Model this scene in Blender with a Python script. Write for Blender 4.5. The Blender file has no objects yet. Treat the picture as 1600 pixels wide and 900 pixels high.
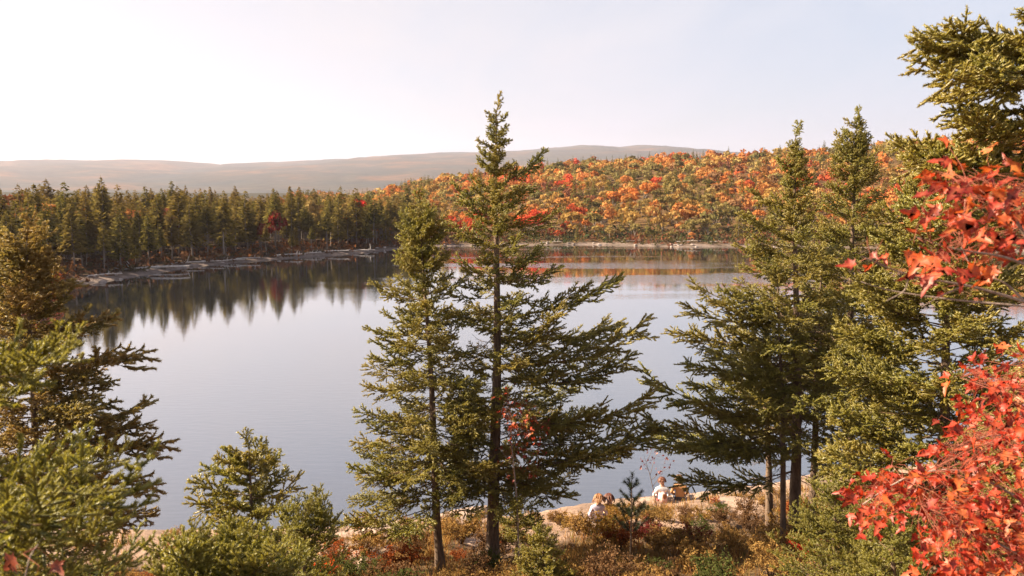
import bpy, math, random
import numpy as np
from mathutils import Vector, Matrix

R = math.radians
scene = bpy.context.scene
COL = scene.collection
random.seed(7)
rng = np.random.default_rng(11)

# ------------------------------------------------------------------ camera
PITCH = R(6.42)
CAM_Z = 10.5
cam = bpy.data.cameras.new('camera')
cam_o = bpy.data.objects.new('camera', cam)
COL.objects.link(cam_o)
cam_o.location = (0, 0, CAM_Z)
cam_o.rotation_euler = (math.pi / 2 - PITCH, 0, 0)
cam.lens = 28.0
cam.sensor_width = 36.0
cam.clip_start = 0.1
cam.clip_end = 20000
cam.dof.use_dof = True
cam.dof.focus_distance = 19.0
cam.dof.aperture_fstop = 3.4
scene.camera = cam_o

# ------------------------------------------------------------------ light
SUN_EL, SUN_AZ = R(35), R(-88)          # azimuth from +Y, negative = left of the view
SUN_DIR = Vector((math.sin(SUN_AZ) * math.cos(SUN_EL), math.cos(SUN_AZ) * math.cos(SUN_EL), math.sin(SUN_EL)))
world = bpy.data.worlds.new('World')
scene.world = world
world.use_nodes = True
wn = world.node_tree.nodes
wl = world.node_tree.links
wn.clear()
w_out = wn.new('ShaderNodeOutputWorld')
w_bg = wn.new('ShaderNodeBackground')
w_bg.inputs['Strength'].default_value = 0.05
sky = wn.new('ShaderNodeTexSky')
sky.sky_type = 'NISHITA'
sky.sun_disc = False
sky.sun_elevation = SUN_EL
sky.sun_rotation = SUN_AZ
sky.air_density = 1.0
sky.dust_density = 2.0
sky.ozone_density = 1.0
# thin high cloud veil, brighter toward the sun as real cirrostratus is
w_geo = wn.new('ShaderNodeTexCoord')
w_dot = wn.new('ShaderNodeVectorMath'); w_dot.operation = 'DOT_PRODUCT'
w_dot.inputs[1].default_value = SUN_DIR
wl.new(w_geo.outputs['Generated'], w_dot.inputs[0])
w_glow = wn.new('ShaderNodeMapRange')
w_glow.inputs['From Min'].default_value = -0.65
w_glow.inputs['From Max'].default_value = 0.75
w_glow.interpolation_type = 'SMOOTHSTEP'
wl.new(w_dot.outputs['Value'], w_glow.inputs['Value'])
w_vcol = wn.new('ShaderNodeMix'); w_vcol.data_type = 'RGBA'
w_vcol.inputs[6].default_value = (3.45, 4.1, 5.0, 1)
w_vcol.inputs[7].default_value = (4.4, 4.05, 4.0, 1)
wl.new(w_glow.outputs['Result'], w_vcol.inputs['Factor'])
w_sep = wn.new('ShaderNodeSeparateXYZ')
wl.new(w_geo.outputs['Generated'], w_sep.inputs[0])
w_add = wn.new('ShaderNodeMath'); w_add.operation = 'ADD'; w_add.inputs[1].default_value = 0.12
w_abs = wn.new('ShaderNodeMath'); w_abs.operation = 'ABSOLUTE'
wl.new(w_sep.outputs['Z'], w_abs.inputs[0])
wl.new(w_abs.outputs[0], w_add.inputs[0])
w_div = wn.new('ShaderNodeVectorMath'); w_div.operation = 'DIVIDE'
w_cmb = wn.new('ShaderNodeCombineXYZ')
for k in range(3):
    wl.new(w_add.outputs[0], w_cmb.inputs[k])
wl.new(w_geo.outputs['Generated'], w_div.inputs[0])
wl.new(w_cmb.outputs[0], w_div.inputs[1])
w_map = wn.new('ShaderNodeMapping')
w_map.inputs['Scale'].default_value = (0.9, 0.35, 1.0)
w_map.inputs['Rotation'].default_value = (0, 0, R(35))
wl.new(w_div.outputs[0], w_map.inputs['Vector'])
w_noise = wn.new('ShaderNodeTexNoise')
w_noise.inputs['Scale'].default_value = 1.6
w_noise.inputs['Detail'].default_value = 6
w_noise.inputs['Roughness'].default_value = 0.55
w_noise.inputs['Distortion'].default_value = 0.6
wl.new(w_map.outputs[0], w_noise.inputs['Vector'])
w_fac = wn.new('ShaderNodeMapRange')
w_fac.inputs['From Min'].default_value = 0.35
w_fac.inputs['From Max'].default_value = 0.72
w_fac.inputs['To Min'].default_value = 0.55
w_fac.inputs['To Max'].default_value = 1.0
wl.new(w_noise.outputs['Fac'], w_fac.inputs['Value'])
w_mix = wn.new('ShaderNodeMix'); w_mix.data_type = 'RGBA'
w_thin = wn.new('ShaderNodeMapRange')          # the veil is thick toward the horizon and thins overhead
w_thin.interpolation_type = 'SMOOTHSTEP'
w_thin.inputs['From Min'].default_value = 0.18
w_thin.inputs['From Max'].default_value = 0.65
w_thin.inputs['To Min'].default_value = 1.0
w_thin.inputs['To Max'].default_value = 0.40
wl.new(w_sep.outputs['Z'], w_thin.inputs['Value'])
w_mul = wn.new('ShaderNodeMath'); w_mul.operation = 'MULTIPLY'
wl.new(w_fac.outputs['Result'], w_mul.inputs[0]); wl.new(w_thin.outputs['Result'], w_mul.inputs[1])
wl.new(w_mul.outputs[0], w_mix.inputs['Factor'])
wl.new(sky.outputs[0], w_mix.inputs[6])
wl.new(w_vcol.outputs[2], w_mix.inputs[7])
wl.new(w_mix.outputs[2], w_bg.inputs['Color'])
wl.new(w_bg.outputs[0], w_out.inputs['Surface'])

sun = bpy.data.lights.new('sun', 'SUN')
sun.energy = 5.0
sun.angle = R(0.6)
sun.color = (1.0, 0.84, 0.62)
sun_o = bpy.data.objects.new('sun', sun)
COL.objects.link(sun_o)
sun_o.rotation_euler = SUN_DIR.to_track_quat('Z', 'Y').to_euler()
sun_o.location = SUN_DIR * 60 + Vector((0, 0, 20))

scene.view_settings.view_transform = 'Standard'
scene.view_settings.look = 'None'
scene.view_settings.exposure = 1.9
scene.view_settings.gamma = 1.0
try:
    scene.cycles.use_denoising = True
    scene.cycles.max_bounces = 6
    scene.cycles.transparent_max_bounces = 4
    scene.cycles.volume_bounces = 0
    scene.cycles.sample_clamp_indirect = 4.0
except Exception:
    pass

# ------------------------------------------------------------------ helpers
CP, SP = math.cos(PITCH), math.sin(PITCH)
def ray(u, v):
    xr, yr = (u - 800) / 1244.4, (450 - v) / 1244.4
    return np.array((xr, CP + yr * SP, -SP + yr * CP))
def at(u, v, Y):
    """the point at distance Y (along +Y) seen at photo pixel u, v"""
    d = ray(u, v)
    return np.array((0, 0, CAM_Z)) + d * (Y / d[1])
def on_water(u, v):
    d = ray(u, v)
    p = np.array((0, 0, CAM_Z)) + d * (-CAM_Z / d[2])
    return p[:2]

def tag(o, label=None, cat=None, group=None, kind=None):
    if label: o['label'] = label
    if cat: o['category'] = cat
    if group: o['group'] = group
    if kind: o['kind'] = kind
    return o
def empty(name, loc):
    o = bpy.data.objects.new(name, None)
    o.empty_display_size = 0.2
    o.location = loc
    COL.objects.link(o)
    return o
def place(name, me, parent=None, loc=(0, 0, 0), rot=(0, 0, 0), sc=(1, 1, 1)):
    o = bpy.data.objects.new(name, me)
    o.location = loc
    o.rotation_euler = rot
    o.scale = sc if hasattr(sc, '__len__') else (sc, sc, sc)
    COL.objects.link(o)
    if parent is not None:
        o.parent = parent
    return o

def mesh_np(name, V, faces, mats, mi=None, smooth=False, attrs=None):
    """faces: list of int arrays (n,3) or (n,4); mi: matching list of ints"""
    me = bpy.data.meshes.new(name)
    V = np.asarray(V, dtype=np.float32)
    me.vertices.add(len(V))
    me.vertices.foreach_set('co', V.ravel())
    idx = np.concatenate([np.asarray(f, dtype=np.int32).ravel() for f in faces])
    sizes = np.concatenate([np.full(len(f), np.shape(f)[1], dtype=np.int32) for f in faces])
    me.loops.add(len(idx))
    me.loops.foreach_set('vertex_index', idx)
    me.polygons.add(len(sizes))
    starts = np.zeros(len(sizes), dtype=np.int32)
    starts[1:] = np.cumsum(sizes)[:-1]
    me.polygons.foreach_set('loop_start', starts)
    if mi is not None:
        m = np.concatenate([(np.full(len(f), k, dtype=np.int32) if np.isscalar(k) else np.asarray(k, dtype=np.int32)) for f, k in zip(faces, mi)])
        me.polygons.foreach_set('material_index', m)
    if smooth:
        me.polygons.foreach_set('use_smooth', np.ones(len(sizes), dtype=bool))
    for m in (mats if isinstance(mats, (list, tuple)) else [mats]):
        me.materials.append(m)
    for k, a in (attrs or {}).items():
        a = np.asarray(a, dtype=np.float32)
        if a.ndim == 1:
            at_ = me.attributes.new(k, 'FLOAT', 'POINT')
            at_.data.foreach_set('value', a)
        else:
            at_ = me.attributes.new(k, 'FLOAT_COLOR', 'POINT')
            at_.data.foreach_set('color', np.concatenate([a, np.ones((len(a), 1), np.float32)], 1).ravel())
    me.update(calc_edges=True)
    return me

def tube(pts, radii, k=6, cap=True):
    pts = np.asarray(pts, float); n = len(pts)
    radii = np.asarray(radii, float)
    T = np.gradient(pts, axis=0)
    T /= np.linalg.norm(T, axis=1)[:, None] + 1e-9
    ref = np.array((0, 0, 1.0)) if abs(T[:, 2]).mean() < 0.8 else np.array((1.0, 0, 0))
    A = np.cross(T, ref); A /= np.linalg.norm(A, axis=1)[:, None] + 1e-9
    B = np.cross(T, A)
    th = np.linspace(0, 2 * np.pi, k, endpoint=False)
    V = (pts[:, None, :] + radii[:, None, None] * (np.cos(th)[None, :, None] * A[:, None, :] + np.sin(th)[None, :, None] * B[:, None, :])).reshape(-1, 3)
    i = np.arange(n - 1)[:, None] * k; j = np.arange(k)[None, :]; j2 = (j + 1) % k
    Q = np.stack([i + j, i + j2, i + k + j2, i + k + j], -1).reshape(-1, 4)
    return V, Q

class Buf:
    """collects pieces of geometry for ONE mesh"""
    def __init__(self): self.V = []; self.F = []; self.M = []; self.n = 0; self.A = []
    def add(self, V, F, m=0, a=None):
        V = np.asarray(V, float)
        self.V.append(V); self.F.append(np.asarray(F) + self.n); self.M.append(m); self.n += len(V)
        self.A.append(np.zeros(len(V)) if a is None else np.broadcast_to(a, (len(V),)))
    def mesh(self, name, mats, smooth=False, attr='tip'):
        return mesh_np(name, np.concatenate(self.V), self.F, mats, self.M, smooth, {attr: np.concatenate(self.A)})

def unit(v):
    v = np.asarray(v, float)
    return v / (np.linalg.norm(v) + 1e-9)
def sstep(a, b, x):
    t = np.clip((np.asarray(x, float) - a) / (b - a), 0, 1)
    return t * t * (3 - 2 * t)

# value noise for terrain
_perm = np.random.default_rng(3).random((64, 64))
def vnoise(x, y):
    x = np.asarray(x, float); y = np.asarray(y, float)
    xi = np.floor(x).astype(int); yi = np.floor(y).astype(int)
    fx = x - xi; fy = y - yi
    fx = fx * fx * (3 - 2 * fx); fy = fy * fy * (3 - 2 * fy)
    g = lambda a, b: _perm[a % 64, b % 64]
    return (g(xi, yi) * (1 - fx) + g(xi + 1, yi) * fx) * (1 - fy) + (g(xi, yi + 1) * (1 - fx) + g(xi + 1, yi + 1) * fx) * fy - 0.5
def fbm(x, y, o=4):
    s = 0; a = 1.0
    for k in range(o):
        s = s + a * vnoise(x * 2 ** k + 17 * k, y * 2 ** k - 9 * k); a *= 0.5
    return s

# ------------------------------------------------------------------ materials
def mat(name):
    m = bpy.data.materials.new(name)
    m.use_nodes = True
    nt = m.node_tree
    nt.nodes.clear()
    out = nt.nodes.new('ShaderNodeOutputMaterial')
    return m, nt, nt.nodes, nt.links, out
def ramp(ns, stops):
    r = ns.new('ShaderNodeValToRGB')
    el = r.color_ramp.elements
    while len(el) > 1: el.remove(el[-1])
    el[0].position = stops[0][0]; el[0].color = (*stops[0][1], 1)
    for p, c in stops[1:]:
        e = el.new(p); e.color = (*c, 1)
    return r
def noise(ns, ls, scale, detail=4, vec=None, rough=0.55):
    n = ns.new('ShaderNodeTexNoise')
    n.inputs['Scale'].default_value = scale
    n.inputs['Detail'].default_value = detail
    n.inputs['Roughness'].default_value = rough
    if vec is not None: ls.new(vec, n.inputs['Vector'])
    return n
def coords(ns, kind='Object'):
    return ns.new('ShaderNodeTexCoord').outputs[kind]
def mixrgb(ns, ls, f, a, b, mode='MIX'):
    x = ns.new('ShaderNodeMix'); x.data_type = 'RGBA'; x.blend_type = mode
    for sock, val in ((x.inputs['Factor'], f), (x.inputs[6], a), (x.inputs[7], b)):
        if hasattr(val, 'is_output'): ls.new(val, sock)
        elif isinstance(val, tuple): sock.default_value = (*val, 1)
        else: sock.default_value = val
    return x.outputs[2]

def foliage_mat(name, colour_fn, trans=0.35, gloss=0.06, tr_gain=(1.25, 1.2, 0.7), rough=0.45):
    m, nt, ns, ls, out = mat(name)
    c = colour_fn(ns, ls)
    d = ns.new('ShaderNodeBsdfDiffuse'); t = ns.new('ShaderNodeBsdfTranslucent')
    ls.new(c, d.inputs['Color'])
    tc = mixrgb(ns, ls, 1.0, c, tr_gain, 'MULTIPLY')
    ls.new(tc, t.inputs['Color'])
    mx = ns.new('ShaderNodeMixShader'); mx.inputs[0].default_value = trans
    ls.new(d.outputs[0], mx.inputs[1]); ls.new(t.outputs[0], mx.inputs[2])
    g = ns.new('ShaderNodeBsdfGlossy'); g.inputs['Roughness'].default_value = rough
    g.inputs['Color'].default_value = (0.9, 0.9, 0.85, 1)
    m2 = ns.new('ShaderNodeMixShader'); m2.inputs[0].default_value = gloss
    ls.new(mx.outputs[0], m2.inputs[1]); ls.new(g.outputs[0], m2.inputs[2])
    ls.new(m2.outputs[0], out.inputs['Surface'])
    return m

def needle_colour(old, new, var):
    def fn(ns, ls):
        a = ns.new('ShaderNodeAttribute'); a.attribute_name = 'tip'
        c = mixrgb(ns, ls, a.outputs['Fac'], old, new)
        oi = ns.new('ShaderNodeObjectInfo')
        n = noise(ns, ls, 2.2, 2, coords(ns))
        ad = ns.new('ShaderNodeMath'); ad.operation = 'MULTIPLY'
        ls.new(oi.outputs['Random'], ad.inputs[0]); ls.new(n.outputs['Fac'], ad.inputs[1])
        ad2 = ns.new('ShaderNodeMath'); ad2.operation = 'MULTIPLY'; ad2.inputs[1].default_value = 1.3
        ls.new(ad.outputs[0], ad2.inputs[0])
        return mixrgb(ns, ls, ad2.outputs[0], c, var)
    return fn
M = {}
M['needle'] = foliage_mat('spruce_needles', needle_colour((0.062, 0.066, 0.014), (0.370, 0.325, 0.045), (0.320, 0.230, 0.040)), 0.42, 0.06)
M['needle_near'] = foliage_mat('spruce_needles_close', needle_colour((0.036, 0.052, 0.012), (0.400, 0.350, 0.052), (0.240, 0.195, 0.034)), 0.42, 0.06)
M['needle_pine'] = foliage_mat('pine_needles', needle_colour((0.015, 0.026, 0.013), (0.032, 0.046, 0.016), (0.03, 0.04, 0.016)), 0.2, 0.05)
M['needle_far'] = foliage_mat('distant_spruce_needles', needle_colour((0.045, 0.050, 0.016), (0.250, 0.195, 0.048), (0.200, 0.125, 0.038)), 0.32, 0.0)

def obj_colour(ns, ls):
    oi = ns.new('ShaderNodeObjectInfo')
    n = noise(ns, ls, 0.9, 3, coords(ns))
    r = ramp(ns, [(0.3, (0.62, 0.62, 0.62)), (0.7, (1.25, 1.2, 1.15))])
    ls.new(n.outputs['Fac'], r.inputs[0])
    return mixrgb(ns, ls, 1.0, oi.outputs['Color'], r.outputs[0], 'MULTIPLY')
def attr_colour(ns, ls):
    a = ns.new('ShaderNodeAttribute'); a.attribute_name = 'tint'
    return a.outputs['Color']
M['autumn'] = foliage_mat('autumn_leaves', obj_colour, 0.3, 0.0, (1.2, 1.0, 0.8))
M['autumn_mass'] = foliage_mat('autumn_leaves_mass', attr_colour, 0.3, 0.0, (1.2, 1.0, 0.8))

def leaf_colour(ns, ls):
    oi = ns.new('ShaderNodeObjectInfo')
    r = ramp(ns, [(0.0, (0.17, 0.005, 0.007)), (0.25, (0.31, 0.013, 0.007)), (0.55, (0.44, 0.045, 0.009)), (0.85, (0.49, 0.095, 0.014)), (1.0, (0.48, 0.15, 0.04))])
    ls.new(oi.outputs['Random'], r.inputs[0])
    n = noise(ns, ls, 5.0, 4, coords(ns))
    r2 = ramp(ns, [(0.32, (0.55, 0.4, 0.45)), (0.5, (1.0, 0.9, 0.9)), (0.68, (1.1, 1.5, 1.2))])
    ls.new(n.outputs['Fac'], r2.inputs[0])
    c = mixrgb(ns, ls, 1.0, r.outputs[0], r2.outputs[0], 'MULTIPLY')
    a = ns.new('ShaderNodeAttribute'); a.attribute_name = 'tip'     # midrib and veins paler
    return mixrgb(ns, ls, a.outputs['Fac'], c, (0.55, 0.16, 0.07))
M['maple'] = foliage_mat('red_maple_leaves', leaf_colour, 0.42, 0.035, (1.25, 1.0, 0.8), 0.5)
def dark_leaf_colour(ns, ls):
    oi = ns.new('ShaderNodeObjectInfo')
    r = ramp(ns, [(0.0, (0.10, 0.012, 0.014)), (0.6, (0.20, 0.02, 0.02)), (1.0, (0.30, 0.08, 0.03))])
    ls.new(oi.outputs['Random'], r.inputs[0])
    return r.outputs[0]
M['dark_leaf'] = foliage_mat('dark_red_leaves', dark_leaf_colour, 0.3, 0.04)

def bark_mat(name, a, b, scale, bump=0.6):
    m, nt, ns, ls, out = mat(name)
    p = ns.new('ShaderNodeBsdfPrincipled')
    mp = ns.new('ShaderNodeMapping'); mp.inputs['Scale'].default_value = (1, 1, 0.22)
    ls.new(coords(ns), mp.inputs['Vector'])
    n = noise(ns, ls, scale, 6, mp.outputs[0], 0.65)
    r = ramp(ns, [(0.32, a), (0.68, b)])
    ls.new(n.outputs['Fac'], r.inputs[0])
    ls.new(r.outputs[0], p.inputs['Base Color'])
    p.inputs['Roughness'].default_value = 0.9
    p.inputs['Specular IOR Level'].default_value = 0.2
    bm = ns.new('ShaderNodeBump'); bm.inputs['Strength'].default_value = bump; bm.inputs['Distance'].default_value = 0.03
    ls.new(n.outputs['Fac'], bm.inputs['Height'])
    ls.new(bm.outputs[0], p.inputs['Normal'])
    ls.new(p.outputs[0], out.inputs['Surface'])
    return m
M['bark'] = bark_mat('spruce_bark', (0.060, 0.040, 0.028), (0.22, 0.15, 0.105), 14)
M['twig'] = bark_mat('spruce_twig', (0.085, 0.050, 0.028), (0.17, 0.105, 0.06), 30, 0.2)
M['dead'] = bark_mat('dead_twig', (0.13, 0.085, 0.055), (0.26, 0.18, 0.12), 25, 0.2)
M['pale_bark'] = bark_mat('pale_trunk_bark', (0.12, 0.095, 0.08), (0.30, 0.25, 0.21), 5, 0.3)
M['maple_bark'] = bark_mat('maple_twig_bark', (0.20, 0.14, 0.11), (0.38, 0.30, 0.25), 30, 0.3)
M['stalk'] = bark_mat('leaf_stalk', (0.16, 0.045, 0.03), (0.30, 0.10, 0.06), 30, 0.1)
M['drift'] = bark_mat('bleached_driftwood', (0.32, 0.27, 0.24), (0.55, 0.50, 0.46), 6, 0.4)

def terrain_mat():
    m, nt, ns, ls, out = mat('ground')
    p = ns.new('ShaderNodeBsdfPrincipled')
    geo = ns.new('ShaderNodeNewGeometry')
    pos = geo.outputs['Position']
    a = ns.new('ShaderNodeAttribute'); a.attribute_name = 'tint'
    n1 = noise(ns, ls, 0.9, 6, pos, 0.65)
    n2 = noise(ns, ls, 7.0, 5, pos, 0.7)
    r1 = ramp(ns, [(0.3, (0.55, 0.55, 0.55)), (0.7, (1.35, 1.3, 1.25))])
    ls.new(n1.outputs['Fac'], r1.inputs[0])
    r2 = ramp(ns, [(0.3, (0.7, 0.7, 0.7)), (0.7, (1.2, 1.2, 1.2))])
    ls.new(n2.outputs['Fac'], r2.inputs[0])
    c = mixrgb(ns, ls, 1.0, a.outputs['Color'], r1.outputs[0], 'MULTIPLY')
    c = mixrgb(ns, ls, 1.0, c, r2.outputs[0], 'MULTIPLY')
    ls.new(c, p.inputs['Base Color'])
    p.inputs['Roughness'].default_value = 0.95
    p.inputs['Specular IOR Level'].default_value = 0.15
    b = ns.new('ShaderNodeBump'); b.inputs['Strength'].default_value = 0.7; b.inputs['Distance'].default_value = 0.12
    ls.new(n2.outputs['Fac'], b.inputs['Height']); ls.new(b.outputs[0], p.inputs['Normal'])
    ls.new(p.outputs[0], out.inputs['Surface'])
    return m
M['ground'] = terrain_mat()

def rock_mat(name, a, b, c):
    m, nt, ns, ls, out = mat(name)
    p = ns.new('ShaderNodeBsdfPrincipled')
    geo = ns.new('ShaderNodeNewGeometry')
    n1 = noise(ns, ls, 1.7, 6, geo.outputs['Position'], 0.65)
    n2 = noise(ns, ls, 22, 5, geo.outputs['Position'], 0.7)
    r = ramp(ns, [(0.25, a), (0.5, b), (0.75, c)])
    ls.new(n1.outputs['Fac'], r.inputs[0])
    r2 = ramp(ns, [(0.3, (0.7, 0.7, 0.7)), (0.7, (1.2, 1.2, 1.2))])
    ls.new(n2.outputs['Fac'], r2.inputs[0])
    ls.new(mixrgb(ns, ls, 1.0, r.outputs[0], r2.outputs[0], 'MULTIPLY'), p.inputs['Base Color'])
    p.inputs['Roughness'].default_value = 0.85
    b_ = ns.new('ShaderNodeBump'); b_.inputs['Strength'].default_value = 0.6; b_.inputs['Distance'].default_value = 0.05
    ls.new(n2.outputs['Fac'], b_.inputs['Height']); ls.new(b_.outputs[0], p.inputs['Normal'])
    ls.new(p.outputs[0], out.inputs['Surface'])
    return m
M['granite'] = rock_mat('pink_granite', (0.20, 0.125, 0.09), (0.34, 0.235, 0.175), (0.43, 0.31, 0.24))
M['shore_rock'] = rock_mat('shore_rock', (0.17, 0.13, 0.11), (0.30, 0.24, 0.21), (0.42, 0.35, 0.31))

def water_mat():
    m, nt, ns, ls, out = mat('lake_water')
    geo = ns.new('ShaderNodeNewGeometry')
    pos = geo.outputs['Position']
    mp = ns.new('ShaderNodeMapping'); mp.inputs['Scale'].default_value = (0.35, 1.0, 1.0)
    ls.new(pos, mp.inputs['Vector'])
    fine = noise(ns, ls, 3.2, 3, mp.outputs[0], 0.5)
    mp2 = ns.new('ShaderNodeMapping'); mp2.inputs['Scale'].default_value = (0.012, 0.075, 1.0)
    ls.new(pos, mp2.inputs['Vector'])
    band = noise(ns, ls, 1.0, 3, mp2.outputs[0], 0.5)
    # wind only reaches the far, right-hand part of the lake: bands of ripples there, glassy elsewhere
    sep = ns.new('ShaderNodeSeparateXYZ'); ls.new(pos, sep.inputs[0])
    far = ns.new('ShaderNodeMapRange'); far.interpolation_type = 'SMOOTHSTEP'
    far.inputs['From Min'].default_value = 60; far.inputs['From Max'].default_value = 130
    ls.new(sep.outputs['Y'], far.inputs['Value'])
    rgt = ns.new('ShaderNodeMapRange'); rgt.interpolation_type = 'SMOOTHSTEP'
    rgt.inputs['From Min'].default_value = -40; rgt.inputs['From Max'].default_value = -8
    ls.new(sep.outputs['X'], rgt.inputs['Value'])
    br = ns.new('ShaderNodeMapRange'); br.interpolation_type = 'SMOOTHSTEP'
    br.inputs['From Min'].default_value = 0.50; br.inputs['From Max'].default_value = 0.60
    ls.new(band.outputs['Fac'], br.inputs['Value'])
    m1 = ns.new('ShaderNodeMath'); m1.operation = 'MULTIPLY'; ls.new(far.outputs[0], m1.inputs[0]); ls.new(rgt.outputs[0], m1.inputs[1])
    m2 = ns.new('ShaderNodeMath'); m2.operation = 'MULTIPLY'; ls.new(m1.outputs[0], m2.inputs[0]); ls.new(br.outputs[0], m2.inputs[1])
    st = ns.new('ShaderNodeMapRange'); st.inputs['To Min'].default_value = 0.055; st.inputs['To Max'].default_value = 0.5
    nr = ns.new('ShaderNodeMapRange'); nr.interpolation_type = 'SMOOTHSTEP'
    nr.inputs['From Min'].default_value = 62; nr.inputs['From Max'].default_value = 28
    nr.inputs['To Max'].default_value = 0.16
    ls.new(sep.outputs['Y'], nr.inputs['Value'])
    m3 = ns.new('ShaderNodeMath'); m3.operation = 'ADD'; ls.new(m2.outputs[0], m3.inputs[0]); ls.new(nr.outputs[0], m3.inputs[1])
    ls.new(m3.outputs[0], st.inputs['Value'])
    b = ns.new('ShaderNodeBump'); b.inputs['Distance'].default_value = 0.05
    ls.new(st.outputs[0], b.inputs['Strength']); ls.new(fine.outputs['Fac'], b.inputs['Height'])
    gl = ns.new('ShaderNodeBsdfGlossy'); gl.inputs['Roughness'].default_value = 0.015
    gl.inputs['Color'].default_value = (0.97, 0.97, 0.97, 1)
    ls.new(b.outputs[0], gl.inputs['Normal'])
    df = ns.new('ShaderNodeBsdfDiffuse'); df.inputs['Color'].default_value = (0.022, 0.024, 0.029, 1)
    lw = ns.new('ShaderNodeLayerWeight'); lw.inputs['Blend'].default_value = 0.5
    ls.new(b.outputs[0], lw.inputs['Normal'])
    pw = ns.new('ShaderNodeMath'); pw.operation = 'POWER'; pw.inputs[1].default_value = 1.9
    ls.new(lw.outputs['Facing'], pw.inputs[0])
    fr = ns.new('ShaderNodeMapRange'); fr.inputs['To Min'].default_value = 0.03; fr.inputs['To Max'].default_value = 1.0
    ls.new(pw.outputs[0], fr.inputs['Value'])
    mx = ns.new('ShaderNodeMixShader')
    ls.new(fr.outputs[0], mx.inputs[0]); ls.new(df.outputs[0], mx.inputs[1]); ls.new(gl.outputs[0], mx.inputs[2])
    ls.new(mx.outputs[0], out.inputs['Surface'])
    return m
M['water'] = water_mat()

def mountain_mat():
    m, nt, ns, ls, out = mat('wooded_mountain')
    p = ns.new('ShaderNodeBsdfDiffuse')
    geo = ns.new('ShaderNodeNewGeometry')
    n1 = noise(ns, ls, 0.003, 6, geo.outputs['Position'], 0.6)
    n2 = noise(ns, ls, 0.02, 4, geo.outputs['Position'], 0.7)
    r = ramp(ns, [(0.3, (0.035, 0.045, 0.04)), (0.52, (0.06, 0.055, 0.04)), (0.68, (0.14, 0.08, 0.045))])
    ls.new(n1.outputs['Fac'], r.inputs[0])
    r2 = ramp(ns, [(0.3, (0.6, 0.6, 0.6)), (0.7, (1.3, 1.3, 1.3))])
    ls.new(n2.outputs['Fac'], r2.inputs[0])
    ls.new(mixrgb(ns, ls, 1.0, r.outputs[0], r2.outputs[0], 'MULTIPLY'), p.inputs['Color'])
    ls.new(p.outputs[0], out.inputs['Surface'])
    return m
M['mountain'] = mountain_mat()

def plain(name, col, rough=0.8, var=0.12, scale=30):
    m, nt, ns, ls, out = mat(name)
    p = ns.new('ShaderNodeBsdfPrincipled')
    n = noise(ns, ls, scale, 4, coords(ns))
    r = ramp(ns, [(0.3, tuple(c * (1 - var) for c in col)), (0.7, tuple(min(1, c * (1 + var)) for c in col))])
    ls.new(n.outputs['Fac'], r.inputs[0]); ls.new(r.outputs[0], p.inputs['Base Color'])
    p.inputs['Roughness'].default_value = rough
    ls.new(p.outputs[0], out.inputs['Surface'])
    return m

# ------------------------------------------------------------------ terrain
LAKE = np.array([tuple(on_water(*p)) for p in ((115, 447), (180, 437), (240, 428), (300, 417), (400, 408), (500, 400), (560, 396), (625, 389), (650, 385.5), (740, 384), (840, 383), (930, 382.5), (1000, 384), (1060, 386), (1150, 385), (1300, 386))]
                + [(118, 150), (112, 110), (85, 75), (52, 48), (24, 33), (7, 27.6), (3.5, 26.6), (0, 25.4), (-8, 24.0), (-20, 24.5), (-42, 30), (-66, 45), (-80, 66), (-70, 84)])
def lake_sd(x, y):
    """signed distance to the shoreline, positive on land"""
    x = np.asarray(x, float).ravel(); y = np.asarray(y, float).ravel()
    d2 = np.full(len(x), 1e12); inside = np.zeros(len(x), bool)
    n = len(LAKE)
    for i in range(n):
        a = LAKE[i]; b = LAKE[(i + 1) % n]
        ab = b - a
        t = np.clip(((x - a[0]) * ab[0] + (y - a[1]) * ab[1]) / (ab @ ab), 0, 1)
        d2 = np.minimum(d2, (x - a[0] - t * ab[0]) ** 2 + (y - a[1] - t * ab[1]) ** 2)
        c = (a[1] > y) != (b[1] > y)
        with np.errstate(divide='ignore', invalid='ignore'):
            xi = a[0] + (y - a[1]) * ab[0] / (ab[1] if ab[1] != 0 else 1e-9)
        inside ^= c & (x < xi)
    d = np.sqrt(d2)
    return np.where(inside, -d, d)

# ridge line of the autumn hill, by bearing, as seen 480 m away
_ridge = [(300, 318), (560, 300), (700, 272), (780, 262), (860, 254), (960, 250), (1040, 243), (1140, 239), (1300, 232), (1480, 214), (1600, 207), (1900, 205)]
RIDGE_R = 480.0
_raz = []; _rz = []
for u_, v_ in _ridge:
    d_ = ray(u_, v_)
    _raz.append(math.atan2(d_[0], d_[1])); _rz.append(CAM_Z + RIDGE_R * d_[2] / math.hypot(d_[0], d_[1]) - 9.0)
_raz = np.array(_raz); _rz = np.array(_rz)

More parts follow.
